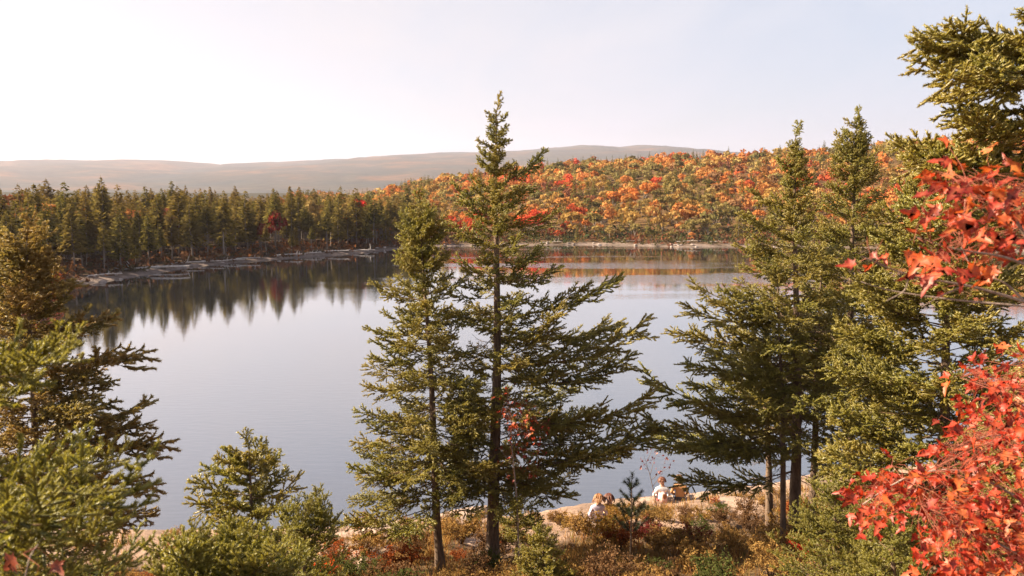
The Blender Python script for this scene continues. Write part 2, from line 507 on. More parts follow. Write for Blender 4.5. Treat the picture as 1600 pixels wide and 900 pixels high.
def height(x, y):
    shp = np.shape(x)
    x = np.asarray(x, float).ravel(); y = np.asarray(y, float).ravel()
    sd = lake_sd(x, y) + 0.9 * fbm(x * 0.35, y * 0.35, 3) * np.clip(np.hypot(x, y) / 60, 0.25, 1.0)
    r = np.hypot(x, y); az = np.arctan2(x, y)
    s = np.maximum(sd, 0)
    near = np.interp(s, [0, .4, 2, 4, 7.5, 10, 15, 20, 23.5, 27, 60, 400], [0, .30, .62, 1.1, 1.95, 2.5, 4.2, 6.9, 8.7, 8.9, 11, 30])
    near = near + 0.35 * fbm(x * 0.5, y * 0.5, 4) * np.clip(s / 4, 0, 1)
    flat = 0.8 * (1 - np.exp(-s / 3.0)) + 0.022 * s + 0.5 * fbm(x * 0.08, y * 0.08, 3) * np.clip(s / 8, 0, 1)
    hr = np.interp(az, _raz, _rz)
    t = np.clip((r - 192) / (RIDGE_R - 192), 0, 1)
    hill = 0.9 * (1 - np.exp(-s / 3.0)) + hr * np.sin(np.pi / 2 * t) ** 1.15 * np.where(r < RIDGE_R, 1, np.clip(1 - (r - RIDGE_R) / 900, 0.0, 1)) + 3.0 * fbm(x * 0.02, y * 0.02, 3) * np.clip(s / 60, 0, 1)
    wh = sstep(R(-16), R(-7), az) * sstep(70, 150, r)
    far = flat * (1 - wh) + hill * wh
    wn = sstep(58, 34, y)
    h = far * (1 - wn) + near * wn
    h = np.where(sd < 0, np.maximum(sd * 0.3, -2.5), h)
    return h.reshape(shp) if shp else float(h[0])
def gz(x, y):
    return float(height(np.array([x]), np.array([y]))[0])

def build_terrain():
    # rings of growing size round the viewpoint so the near slope is detailed and the sheet reaches the horizon
    rr = np.concatenate([np.linspace(0.5, 40, 130), np.geomspace(40.4, 700, 190)[0:], np.geomspace(740, 10000, 26)])
    na = 420
    aa = np.linspace(-np.pi, np.pi, na, endpoint=False)
    # finer towards +Y
    aa = aa - 0.75 * np.sin(aa)
    RR, AA = np.meshgrid(rr, aa, indexing='ij')
    X = RR * np.sin(AA); Y = RR * np.cos(AA)
    Z = height(X, Y)
    Z = np.where(RR > 900, Z * np.clip(1 - (RR - 900) / 600, 0, 1) - 0.5, Z)
    V = np.stack([X.ravel(), Y.ravel(), Z.ravel()], 1)
    V = np.concatenate([V, [[0, 0, gz(0, 0)]]])
    i = np.arange(len(rr) - 1)[:, None] * na; j = np.arange(na)[None, :]; j2 = (j + 1) % na
    Q = np.stack([i + j, i + na + j, i + na + j2, i + j2], -1).reshape(-1, 4)[:, ::-1]
    c = len(V) - 1
    T = np.stack([np.full(na, c), np.arange(na), (np.arange(na) + 1) % na], 1)[:, ::-1]
    sd = lake_sd(V[:, 0], V[:, 1]); r = np.hypot(V[:, 0], V[:, 1]); z = V[:, 2]
    gran = np.array((0.33, 0.225, 0.165)); straw = np.array((0.20, 0.125, 0.050)); litter = np.array((0.085, 0.055, 0.034))
    pebble = np.array((0.215, 0.165, 0.14)); hillc = np.array((0.13, 0.075, 0.03)); bed = np.array((0.10, 0.085, 0.07))
    nz = fbm(V[:, 0] * 0.45, V[:, 1] * 0.45, 4)
    col = np.tile(litter, (len(V), 1))
    def mixc(w, c):
        nonlocal col
        col = col * (1 - w[:, None]) + c * w[:, None]
    mixc(sstep(160, 220, r) * sstep(-18, -12, np.degrees(np.arctan2(V[:, 0], V[:, 1]))), hillc)
    mixc(sstep(520, 700, r), np.array((0.05, 0.045, 0.03)))
    near = sstep(60, 40, V[:, 1])
    mixc(near * sstep(-.15, .15, nz), straw)
    mixc(near * sstep(5.5, 2.5, sd + 4 * nz), gran)
    mixc((1 - near) * sstep(2.3, 1.2, sd + 1.5 * nz), pebble)
    mixc(sstep(0, -1.2, sd), bed)
    me = mesh_np('ground', V, [Q, T], M['ground'], None, True, {'tint': col})
    o = place('ground', me)
    tag(o, 'rocky near bank, forest floor and wooded hill ground round the lake', 'ground', kind='structure')
build_terrain()

wv = np.array([(-140, 12, 0), (170, 12, 0), (170, 215, 0), (-140, 215, 0)], float)
def build_water():
    nx, ny = 40, 40
    gx = np.linspace(-140, 170, nx); gy = np.linspace(15, 215, ny)
    X, Y = np.meshgrid(gx, gy)
    V = np.stack([X.ravel(), Y.ravel(), np.zeros(nx * ny)], 1)
    i = np.arange(ny - 1)[:, None] * nx; j = np.arange(nx - 1)[None, :]
    Q = np.stack([i + j, i + j + 1, i + nx + j + 1, i + nx + j], -1).reshape(-1, 4)
    o = place('lake_water', mesh_np('lake_water', V, [Q], M['water'], None, True))
    tag(o, 'calm lake mirroring the pale sky and the wooded shores', 'lake', kind='structure')
build_water()

def mountain(name, pts, D, label, depth_f, depth_b, seed):
    us = np.linspace(pts[0][0], pts[-1][0], 170)
    vs = np.interp(us, [p[0] for p in pts], [p[1] for p in pts])
    rows = np.concatenate([np.linspace(-1, 0, 22), np.linspace(0.1, 1, 8)])
    V = []
    for u_, v_ in zip(us, vs):
        top = at(u_, v_, D)
        zt = top[2] + 1.3 * float(vnoise(u_ * 0.11 + seed, 1.0)) * 4
        for t in rows:
            if t <= 0:
                yy = D + t * depth_f; f = 1 - (-t) ** 1.3
            else:
                yy = D + t * depth_b; f = 1 - t ** 1.2
            xx = top[0] * (1 + 0.0 * t)
            n = float(fbm(xx * 0.004 + seed, yy * 0.004, 4)) * 40 * min(1, abs(t) * 2.5)
            V.append((xx, yy, -3 + (zt + 3) * f + n * f))
    nr = len(rows); n = len(us)
    i = np.arange(n - 1)[:, None] * nr; j = np.arange(nr - 1)[None, :]
    Q = np.stack([i + j, i + nr + j, i + nr + j + 1, i + j + 1], -1).reshape(-1, 4)
    o = place(name, mesh_np(name, V, [Q], M['mountain'], None, True))
    tag(o, label, 'mountain', kind='structure')
mountain('mountain', [(-700, 262), (-300, 256), (0, 257), (60, 254), (120, 251.5), (200, 252), (260, 251), (330, 255), (380, 261), (420, 266), (520, 276), (700, 290), (900, 310)], 5600, 'long low hazy ridge behind the left shore forest', 3600, 1100, 5)
mountain('mountain', [(200, 300), (330, 274), (380, 266), (410, 261), (450, 255), (500, 253.5), (560, 250), (640, 242.5), (700, 240), (750, 238.5), (830, 235), (880, 230), (905, 227.5), (935, 229), (955, 231), (985, 227.5), (1010, 228), (1045, 233), (1100, 241), (1160, 252), (1260, 275), (1400, 300)], 7000, 'higher blue grey hazy ridge behind the autumn hill', 4600, 900, 21)

# ------------------------------------------------------------------ spruce branches
def needles(segs, rg, ds, nb, bl, bw, lift=0.15):
    """segs: list of (p0, p1, tip0, tip1): needle blades all round each shoot"""
    P0 = np.array([s[0] for s in segs]); P1 = np.array([s[1] for s in segs])
    ta = np.array([s[2] for s in segs]); tb = np.array([s[3] for s in segs])
    L = np.linalg.norm(P1 - P0, axis=1)
    cnt = np.maximum(1, np.round(L / ds * nb).astype(int))
    idx = np.repeat(np.arange(len(segs)), cnt)
    t = rg.random(len(idx))
    ax = (P1 - P0) / (L[:, None] + 1e-9)
    ax = ax[idx]
    base = P0[idx] + (P1 - P0)[idx] * t[:, None]
    rv = rg.normal(size=(len(idx), 3)); rv[:, 2] += lift
    rad = rv - (rv * ax).sum(1)[:, None] * ax
    rad /= np.linalg.norm(rad, axis=1)[:, None] + 1e-9
    d = ax * 0.62 + rad * 0.78
    d /= np.linalg.norm(d, axis=1)[:, None]
    side = np.cross(d, rg.normal(size=(len(idx), 3)))
    side /= np.linalg.norm(side, axis=1)[:, None] + 1e-9
    ln = bl * (0.75 + 0.5 * rg.random(len(idx)))
    w = bw * (0.8 + 0.4 * rg.random(len(idx)))
    a = base - side * (w / 2)[:, None]; b = base + side * (w / 2)[:, None]; c = base + d * ln[:, None]
    V = np.stack([a, b, c], 1).reshape(-1, 3)
    F = np.arange(len(V)).reshape(-1, 3)
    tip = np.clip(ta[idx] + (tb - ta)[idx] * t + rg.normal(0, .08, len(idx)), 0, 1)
    return V, F, np.repeat(tip, 3)

def cores(segs, r):
    """the dense inner part of each shoot: a slim spindle"""
    P0 = np.array([q[0] for q in segs]); P1 = np.array([q[1] for q in segs]); n = len(segs)
    ax = P1 - P0; L = np.linalg.norm(ax, axis=1)[:, None]; ax = ax / (L + 1e-9)
    a = np.cross(ax, np.array((.31, .52, .79))); a /= np.linalg.norm(a, axis=1)[:, None] + 1e-9
    b = np.cross(ax, a)
    c = P0 + (P1 - P0) * .35; e = P0 + (P1 - P0) * .8
    rr = r * np.clip(L / .08, .6, 1.3)
    V = np.stack([P0] + [c + rr * v for v in (a, b, -a, -b)] + [e + rr * .8 * v for v in (a, b, -a, -b)] + [P1 + ax * .01], 1)
    o = np.arange(n)[:, None] * 10
    T = []; Q = []
    for k in range(4):
        k2 = (k + 1) % 4
        T.append(o + np.array([[0, 1 + k2, 1 + k]])); T.append(o + np.array([[9, 5 + k, 5 + k2]]))
        Q.append(o + np.array([[1 + k, 1 + k2, 5 + k2, 5 + k]]))
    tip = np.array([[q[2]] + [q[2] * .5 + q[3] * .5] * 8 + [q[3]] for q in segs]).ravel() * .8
    return V.reshape(-1, 3), np.concatenate(T), np.concatenate(Q), tip

def gen_branch(seed, L, sag, bare, mats, ds=.014, nb=3, bl=.026, bw=.006, tw=.30, step=.075, hang=-.16, sub=.05, cap=.5, wood_all=False, core=.011, sublen=.42, vs=.34, perk=.05, minl=.035):
    rg = np.random.default_rng(seed)
    n = 12
    t = np.linspace(0, 1, n)
    ax = np.stack([t * L, L * .04 * np.sin(t * 4 + rg.random() * 6) * t * (1 - t) * 4, -sag * L * np.sin(np.pi * t ** 1.1)], 1)
    B = Buf(); segs = []
    V, Q = tube(ax, (0.0042 * L + .003) * (1 - .85 * t) + .0012, 5)
    B.add(V, Q, 0)
    for i in range(n - 1):
        if t[i] > 0.5 or L < .5:
            segs.append((ax[i], ax[i + 1], .15 + .5 * t[i], .15 + .5 * t[i + 1]))
    s = bare * L; sg = 1
    while s < L * .985:
        tt = s / L
        p = np.array([np.interp(tt, t, ax[:, k]) for k in range(3)])
        T = unit(np.array([np.interp(min(1, tt + .05), t, ax[:, k]) - np.interp(max(0, tt - .05), t, ax[:, k]) for k in range(3)]))
        prof = math.sin(math.pi * min(1, tt ** 1.15)) ** .75
        l = min(cap, (L * tw * prof + .07) * (.6 + .55 * rg.random()))
        th = R(52 + 10 * rg.normal())
        yv = np.array((0, sg, 0.0))
        d = unit(T * math.cos(th) + yv * math.sin(th) * (.55 + .45 * rg.random()) + np.array((0, 0, 1)) * rg.normal(hang, vs))
        # a twig of three segments, its tip turning upward
        pts = [p]; dd = d.copy()
        for k in range(3):
            pts.append(pts[-1] + dd * l / 3); dd = unit(dd + np.array((.12, 0, .16 + .1 * rg.normal())))
        pts = np.array(pts)
        V, Q = tube(pts, np.array((.0030, .0024, .0018, .001)) * (.6 + l), 3)
        B.add(V, Q, 0)
        for k in range(3):
            if not wood_all and (k > 0 or l < .35): segs.append((pts[k], pts[k + 1], .1 + .25 * k, .35 + .27 * k))
        q = .22 * l; s2 = 1
        while q < l * .95:
            k = min(2, int(q / l * 3)); f = q / l * 3 - k
            pp = pts[k] * (1 - f) + pts[k + 1] * f
            td = unit(pts[k + 1] - pts[k])
            sv = unit(np.cross(td, (0, 0, 1.0)) * s2 + rg.normal(0, .35, 3))
            ll = (sublen * (l - q) + minl) * (.65 + .6 * rg.random())
            e = pp + unit(td * .72 + sv * .68 + np.array((0, 0, perk + .1 * rg.normal()))) * ll
            segs.append((pp, e, .1 + .4 * rg.random(), .6 + .4 * rg.random()))
            q += sub * (.75 + .5 * rg.random()); s2 = -s2
        s += step * (.7 + .6 * rg.random()) * (.5 if L < .6 else 1); sg = -sg
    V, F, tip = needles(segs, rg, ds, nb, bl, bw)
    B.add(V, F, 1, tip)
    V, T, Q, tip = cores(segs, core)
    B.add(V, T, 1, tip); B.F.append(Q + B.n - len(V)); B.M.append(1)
    return B.mesh('spruce_branch', mats)

def gen_dead(seed, L):
    rg = np.random.default_rng(seed)
    t = np.linspace(0, 1, 8)
    ax = np.stack([t * L, .06 * L * np.sin(t * 5 + seed), -.10 * L * np.sin(np.pi * t)], 1)
    B = Buf()
    V, Q = tube(ax, (.0045 * L + .004) * (1 - .85 * t) + .001, 5); B.add(V, Q, 0)
    for k in range(int(14 * L) + 4):
        tt = .2 + .78 * rg.random()
        p = np.array([np.interp(tt, t, ax[:, c]) for c in range(3)])
        d = unit((.6, rg.choice((-1, 1)) * (.5 + .5 * rg.random()), rg.normal(-.15, .3)))
        l = (.1 + .28 * rg.random()) * L * (1.1 - tt)
        pts = np.array([p, p + d * l * .5, p + d * l + np.array((0, 0, rg.normal(0, .06 * l)))])
        V, Q = tube(pts, (.003, .0022, .001), 3); B.add(V, Q, 0)
        for q in range(3):
            p2 = pts[1] * (1 - q / 3) + pts[2] * q / 3
            d2 = unit(d + rg.normal(0, .7, 3))
            V, Q = tube(np.array([p2, p2 + d2 * l * .4]), (.0017, .0008), 3); B.add(V, Q, 0)
    return B.mesh('dead_branch', [M['dead']])

BR = {}
def branch_set(key, lens, nvar, matn, **kw):
    BR[key] = []
    for li, L in enumerate(lens):
        vs = []
        for k in range(nvar):
            sag = (.03, .10, .14, .07)[k % 4]
            vs.append(gen_branch(1000 * (1 + li) + 7 * k + len(key), L, sag, .04 if L < .7 else (.12, .2, .26, .3)[k % 4], [M['twig'], M[matn]], **kw))
        BR[key].append((L, vs))
branch_set('mid', (.3, .55, .9, 1.3, 1.8, 2.5), 4, 'needle', ds=.014, nb=5, bl=.027, bw=.0095, step=.048, tw=.25)
M['needle_tawny'] = foliage_mat('tawny_spruce_needles', needle_colour((0.080, 0.070, 0.020), (0.380, 0.285, 0.070), (0.340, 0.200, 0.065)), 0.42, 0.05)
branch_set('tawny', (.3, .55, .9, 1.3), 2, 'needle_tawny', ds=.014, nb=5, bl=.027, bw=.0095, step=.048, tw=.25)
branch_set('near', (.28, .5, .8, 1.2, 1.7), 3, 'needle_near', ds=.0075, nb=9, bl=.0140, bw=.0044, tw=.25, step=.05, sub=.030, wood_all=False, core=.0066, sublen=.12, minl=.038, perk=.35, vs=.5, hang=.05)
DEAD = [(L, [gen_dead(50 + 3 * k + int(L * 10), L) for k in range(3)]) for L in (.5, 1.0, 1.7)]

def put_branch(root, base_local, vec, key='mid', roll=None, name='branch', table=None):
    """one branch object from base along vec (in the tree's own axes)"""
    L = float(np.linalg.norm(vec))
    tab = table or BR[key]
    Lr, vs = min(tab, key=lambda e: abs(math.log(e[0] / max(L, .05))))
    me = random.choice(vs)
    s = L / Lr
    d = unit(vec)
    az = math.atan2(d[1], d[0]); pitch = math.asin(max(-1, min(1, d[2])))
    roll = random.gauss(0, .25) if roll is None else roll
    sy = s * (1 if random.random() < .5 else -1)
    o = place(name, me, root, base_local, (0, 0, 0), (s, abs(sy), s))
    m = Matrix.Rotation(az, 4, 'Z') @ Matrix.Rotation(-pitch, 4, 'Y') @ Matrix.Rotation(roll, 4, 'X')
    o.rotation_euler = m.to_euler()
    return o

def spruce(label, base_u, top_u, top_v, Y, v_base=None, Rmax=1.6, r0=.11, key='mid', crown0=.25, n_per=5, spacing=.30, prof_pow=.75, custom=(), gain=None,
           dead=10, group=None, lean_y=0.0, thick=1, base_xy=None, pitch_low=-6, cat='tree', name='spruce_tree', top_pitch=48, base_z=None, len_jit=.22, twist=0.0):
    """a spruce: Empty at its foot > trunk, branches (each its own object), dead branches"""
    top = at(top_u, top_v, Y + lean_y)
    if base_xy is None:
        b = at(base_u, v_base if v_base else 800, Y); bx, by = b[0], Y
    else:
        bx, by = base_xy
    bz = gz(bx, by) - .05 if base_z is None else base_z
    root = empty(name, (bx, by, bz))
    tag(root, label, cat, group)
    H = top[2] - bz
    top_l = np.array((top[0] - bx, top[1] - by, H))
    n = 14
    t = np.linspace(0, 1, n)
    wob = np.stack([np.sin(t * 5 + Y) * .022 * H * t * (1 - t), np.cos(t * 4 + Y) * .012 * H * t * (1 - t), np.zeros(n)], 1)
    cl = t[:, None] * top_l[None, :] + wob
    rad = r0 * ((1 - t) ** .85) + .006
    rad[0] *= 1.25
    V, Q = tube(cl, rad, 10)
    ph = np.random.default_rng(int(Y * 100)).normal(0, .06, len(V))[:, None]
    ctr = np.repeat(cl, 10, 0)
    V = ctr + (V - ctr) * (1 + ph)
    place('trunk', mesh_np('spruce_trunk', V, [Q], M['bark'], None, True), root)
    axis = lambda z: np.array([np.interp(z, cl[:, 2], cl[:, k]) for k in range(3)])
    rg = random.Random(int(Y * 977 + top_u))
    z = crown0 * H
    az0 = rg.random() * 6.28
    while z < H - .08:
        f = (H - z) / H                        # 0 at the top
        ln = Rmax * min(1.0, .09 + .91 * (f / (1 - crown0 + 1e-6)) ** prof_pow) * (1.0 if f < .75 else .92)
        k = max(3, int(round(n_per * rg.uniform(.8, 1.2)))) if f > .05 else 3
        for q in range(k):
            az = az0 + q * 6.283 / k + rg.gauss(0, .25)
            l = ln * rg.uniform(1 - len_jit * 1.6, 1 + len_jit)
            if gain: l *= gain(az, f)
            if l < .12: l = .12
            pt = R(np.interp(f, [0, .12, .3, .6, 1], [top_pitch + 10, top_pitch * .75, 14, 2, pitch_low]) + rg.gauss(0, 8))
            p = axis(z + rg.uniform(-.12, .12) * spacing * 2)
            put_branch(root, p, l * np.array((math.cos(az) * math.cos(pt), math.sin(az) * math.cos(pt), math.sin(pt))), key)
        az0 += 2.4 + rg.gauss(0, .3)
        z += spacing * np.interp(f, [0, .2, 1], [.45, .75, 1.0]) * rg.uniform(.8, 1.2)
    # leader shoot
    put_branch(root, axis(H - .05), np.array((rg.gauss(0, .03), rg.gauss(0, .03), np.interp(H, [1, 8], [.2, .38]))), key)
    bw_ = np.array((bx, by, bz))
    for c in custom:
        (ub, vb, ut, vt) = c[:4]; dy = c[4] if len(c) > 4 else 0.0
        pb = at(ub, vb, Y)
        zb = pb[2] - bz
        p = axis(min(zb, H - .1))
        tip = at(ut, vt, Y + dy)
        vec = tip - bw_ - p
        put_branch(root, p, vec, key, roll=random.gauss(0, .15))
        for _ in range(thick - 1):
            put_branch(root, p, vec * random.uniform(.72, .93) + np.random.default_rng(int(ut + vt)).normal(0, .035, 3) * np.linalg.norm(vec), key, roll=random.gauss(0, .35))
    for q in range(dead):
        z = rg.uniform(.10, max(.2, crown0 + .35)) * H
        az = rg.random() * 6.283
        l = rg.uniform(.35, .75) * Rmax
        pt = R(rg.gauss(-4, 12))
        put_branch(root, axis(z), l * np.array((math.cos(az) * math.cos(pt), math.sin(az) * math.cos(pt), math.sin(pt))), name='dead_branch', table=DEAD)
    return root

# ---- the trees on the near bank
spruce('tallest spruce at the middle of the near bank, its thin top above the far ridge', 770, 776, 172, 18.0, 880, Rmax=1.75, r0=.155, crown0=.20, n_per=6, spacing=.34, prof_pow=.9, thick=2, dead=16,
       gain=lambda az, f: 1.0, len_jit=.35,
       custom=[(775, 292, 853, 232), (777, 310, 836, 290, .5), (777, 352, 877, 326, -.4), (775, 262, 750, 254), (778, 345, 708, 282, .3), (776, 380, 690, 350, .6), (775, 440, 878, 414, -.5), (775, 420, 850, 380, .5),
               (775, 500, 972, 428, -.3), (775, 530, 974, 500, .7), (775, 572, 1018, 494, -.5), (775, 596, 996, 550, .5), (773, 650, 1028, 604, -.6), (772, 700, 1037, 664, .2), (772, 735, 985, 695, -.8), (772, 745, 900, 770, -1.0), (772, 690, 930, 640, 1.0),
               (772, 560, 880, 470, -1.2), (772, 640, 900, 600, 1.3), (772, 770, 900, 735, .9), (772, 620, 700, 640, -1.2), (772, 690, 650, 700, -1.3)])
spruce('shorter two metres leaning spruce crowded against the left side of the tallest spruce'.replace('two metres ', ''), 688, 655, 322, 17.6, 895, Rmax=1.65, r0=.10, crown0=.22, n_per=6, spacing=.27, prof_pow=.58, dead=16, thick=2, len_jit=.3,
       custom=[(668, 470, 578, 438, .2), (670, 520, 572, 512, .3), (672, 560, 575, 560, -.4), (676, 600, 566, 603, .2), (680, 660, 553, 640, -.3), (680, 700, 552, 690, .4), (680, 720, 556, 745, -.2), (684, 790, 520, 815, -.6), (684, 760, 545, 780, .4), (665, 400, 628, 352, .2), (663, 380, 690, 335, -.2), (668, 440, 620, 400, -.4)])
spruce('broad spruce right of the middle with long boughs reaching left over the water', 1243, 1243, 212, 18.6, 835, Rmax=2.1, r0=.14, crown0=.27, n_per=6, spacing=.30, prof_pow=.8, thick=2, dead=30, len_jit=.28,
       gain=lambda az, f: .62 if f < .25 else 1.0,
       custom=[(1243, 460, 1075, 437, .3), (1243, 500, 1062, 472, -.3), (1243, 545, 1042, 516, .4), (1243, 590, 1067, 567, -.8), (1243, 620, 1000, 577, .3), (1243, 665, 1003, 648, -.5), (1243, 700, 1022, 684, .2), (1243, 735, 1050, 742, -.4), (1243, 400, 1146, 380, .3), (1243, 360, 1154, 330, -.3), (1243, 330, 1168, 292, .4), (1243, 275, 1215, 246, 0), (1243, 640, 1080, 625, -1.0), (1243, 690, 1090, 700, -1.1), (1243, 570, 1110, 545, -1.2)])
spruce('pointed spruce standing behind the long-boughed spruce, its tip higher', 1325, 1338, 190, 20.5, 800, Rmax=1.9, r0=.13, crown0=.32, n_per=7, spacing=.28, prof_pow=.7, dead=10, len_jit=.2)
spruce('slim dark-trunked spruce left of the long-boughed spruce trunk', 1203, 1196, 470, 19.6, 800, Rmax=1.0, r0=.10, crown0=.42, n_per=4, spacing=.35, prof_pow=.6, dead=26)
spruce('slim spruce with a sunlit trunk just right of the long-boughed spruce', 1268, 1285, 400, 19.9, 790, Rmax=1.1, r0=.10, crown0=.42, n_per=4, spacing=.35, prof_pow=.6, dead=24)
spruce('thin second trunk leaning close beside the long-boughed spruce', 1226, 1215, 420, 18.3, 835, Rmax=.9, r0=.075, crown0=.58, n_per=4, spacing=.4, prof_pow=.6, dead=20)
spruce('full spruce behind the red maple leaves at the right', 1475, 1482, 285, 12.0, 800, Rmax=1.75, r0=.12, crown0=.18, n_per=7, spacing=.24, prof_pow=.38, thick=2, dead=14, len_jit=.25,
       custom=[(1475, 470, 1318, 420, -.3), (1475, 530, 1305, 505, .2), (1475, 600, 1290, 575, -.5), (1475, 650, 1296, 640, .2), (1475, 700, 1288, 715, -.4), (1475, 400, 1345, 350, .3), (1475, 740, 1290, 770, -.9)])
spruce('spruce at the right edge with its long boughs against the sky', 1660, 1668, -90, 8.5, 800, Rmax=1.0, r0=.10, key='mid', crown0=.2, n_per=6, spacing=.24, prof_pow=.3, thick=3, dead=8, gain=lambda az, f: .25 if f < .6 else .9,
       custom=[(1660, 62, 1420, 62, 0), (1660, 80, 1424, 92, .25), (1660, 75, 1440, 48, -.3), (1660, 115, 1468, 118, -.9), (1660, 120, 1500, 100, .5), (1660, 190, 1462, 150, .1), (1660, 200, 1490, 185, -.5), (1660, 230, 1392, 222, .2), (1660, 250, 1412, 255, -.2), (1660, 270, 1440, 225, .6), (1660, 10, 1592, 20, .1), (1660, 330, 1400, 320, .4)])
spruce('tawny topped spruce at the left edge with open boughs over the water', 44, 42, 372, 11.5, 800, Rmax=1.15, r0=.085, key='tawny', crown0=.30, n_per=6, spacing=.24, prof_pow=.40, thick=2, dead=16, len_jit=.25,
       custom=[(45, 520, 186, 488, .2), (45, 585, 234, 548, -.2), (45, 610, 184, 593, .4), (45, 650, 229, 626, -.3), (45, 690, 237, 660, .2), (45, 715, 270, 688, .1), (45, 740, 246, 757, -.3), (45, 770, 246, 806, .3), (44, 460, 122, 440, -.2), (44, 500, 100, 470, .4), (45, 700, 190, 700, .8), (45, 650, 150, 640, -.8)])
spruce('big out-of-focus spruce in the lower left corner with yellow green shoots', -95, -80, 500, 3.3, 1200, Rmax=.24, r0=.06, key='near', crown0=.3, n_per=5, spacing=.15, prof_pow=.5, dead=4,
       custom=[(-85, 575, 118, 530, .1), (-85, 600, 75, 565, -.2), (-85, 615, 60, 600, .2), (-86, 590, 40, 552, .0),
               (-90, 755, 205, 716, .1), (-90, 760, 150, 702, .3), (-90, 790, 218, 742, -.2), (-90, 800, 120, 738, -.5), (-90, 830, 185, 790, .3), (-90, 780, 60, 728, .1), (-90, 870, 160, 840, -.3), (-90, 860, 120, 800, .2), (-90, 920, 200, 870, .2), (-90, 930, 230, 850, .5), (-90, 850, 40, 790, -.5), (-90, 960, 130, 890, -.2), (-90, 990, 190, 920, 0), (-90, 810, 90, 760, .5), (-90, 900, 60, 850, .4)])
spruce('bushy low spruce top at the bottom with puffy yellow green shoots', 340, 345, 860, 4.6, 1400, Rmax=.5, r0=.05, key='near', crown0=.05, n_per=8, spacing=.075, prof_pow=.32, thick=2, dead=0, pitch_low=5, top_pitch=60,
       custom=[(345, 930, 240, 848, .2), (345, 920, 300, 820, .1), (345, 920, 420, 824, .2), (345, 930, 440, 855, -.2), (345, 920, 385, 816, .3), (345, 950, 460, 880, .2), (345, 950, 230, 885, -.2), (345, 930, 275, 838, -.3), (345, 940, 480, 866, .4)])
spruce('small dark young spruce outlined against the water at the left', 390, 389, 697, 9.5, 900, Rmax=.8, r0=.04, crown0=.30, n_per=5, spacing=.27, prof_pow=.55, dead=4, pitch_low=12, top_pitch=40,
       custom=[(389, 790, 293, 775, .1), (389, 775, 303, 750, -.1), (389, 760, 323, 729, .2), (389, 740, 338, 714, -.1), (389, 745, 436, 708, .1), (389, 780, 468, 738, -.1), (389, 728, 354, 698, .1)])
spruce('low spruce bough clump between the young spruce and the bank', 470, 478, 790, 7.4, 1000, Rmax=.55, r0=.035, key='near', crown0=.3, n_per=6, spacing=.14, prof_pow=.4, dead=4, custom=[(475, 840, 510, 772, .1), (475, 830, 440, 790, .2), (475, 850, 530, 815, .2)])
spruce('low sunlit young spruce in front of the trunks at the lower right', 1300, 1305, 770, 10.5, 1000, Rmax=1.0, r0=.05, key='near', crown0=.15, n_per=7, spacing=.18, prof_pow=.5, dead=2, pitch_low=4)
spruce('young spruce at the bottom under the red maple leaves', 1400, 1395, 800, 8.2, 1000, Rmax=.85, r0=.045, key='near', crown0=.12, n_per=7, spacing=.16, prof_pow=.45, dead=2, pitch_low=4)
spruce('small dark spruce just right of the tallest spruce trunk', 808, 806, 735, 19.6, 855, Rmax=.75, r0=.05, crown0=.2, n_per=5, spacing=.24, prof_pow=.6, dead=6)
spruce('low green spruce seedling in front of the tallest spruce foot', 850, 848, 830, 15.5, 900, Rmax=.7, r0=.03, crown0=.1, n_per=6, spacing=.16, prof_pow=.6, dead=0)

# the pine sapling: stiff tufts of long needles
def pine_sapling():
    Y = 16.5
    base = at(985, 880, Y); bz = gz(base[0], Y) - .03
    root = tag(empty('pine_sapling', (base[0], Y, bz)), 'dark pine sapling with stiff needle tufts left of the seated pair', 'tree')
    H = at(985, 752, Y)[2] - bz
    cl = np.stack([np.zeros(8), np.zeros(8), np.linspace(0, H, 8)], 1)
    V, Q = tube(cl, np.linspace(.028, .009, 8), 7)
    place('trunk', mesh_np('pine_trunk', V, [Q], M['bark'], None, True), root)
    rg = np.random.default_rng(5)
    def tuft(L):
        B = Buf()
        pts = np.array([(0, 0, 0), (L * .6, 0, .02), (L, 0, .12 * L)])
        V, Q = tube(pts, (.008, .006, .004), 5); B.add(V, Q, 0)
        V, F, tip = needles([(pts[1] * .4, pts[1], .1, .4), (pts[1], pts[2], .4, .9)], rg, .004, 4, .085, .005); B.add(V, F, 1, tip)
        return B.mesh('pine_branch', [M['twig'], M['needle_pine']])
    T = [(L, [tuft(L)]) for L in (.22, .38, .55)]
    for z, l, k in ((H - .02, .22, 1), (H - .17, .24, 5), (H - .48, .36, 5), (H - .8, .45, 6), (H - 1.15, .5, 6)):
        for q in range(k):
            az = q * 6.283 / max(k, 1) + z
            pt = R(88 if k == 1 else 38)
            put_branch(root, np.array((0, 0, z)), l * np.array((math.cos(az) * math.cos(pt), math.sin(az) * math.cos(pt), math.sin(pt))), table=T)
pine_sapling()

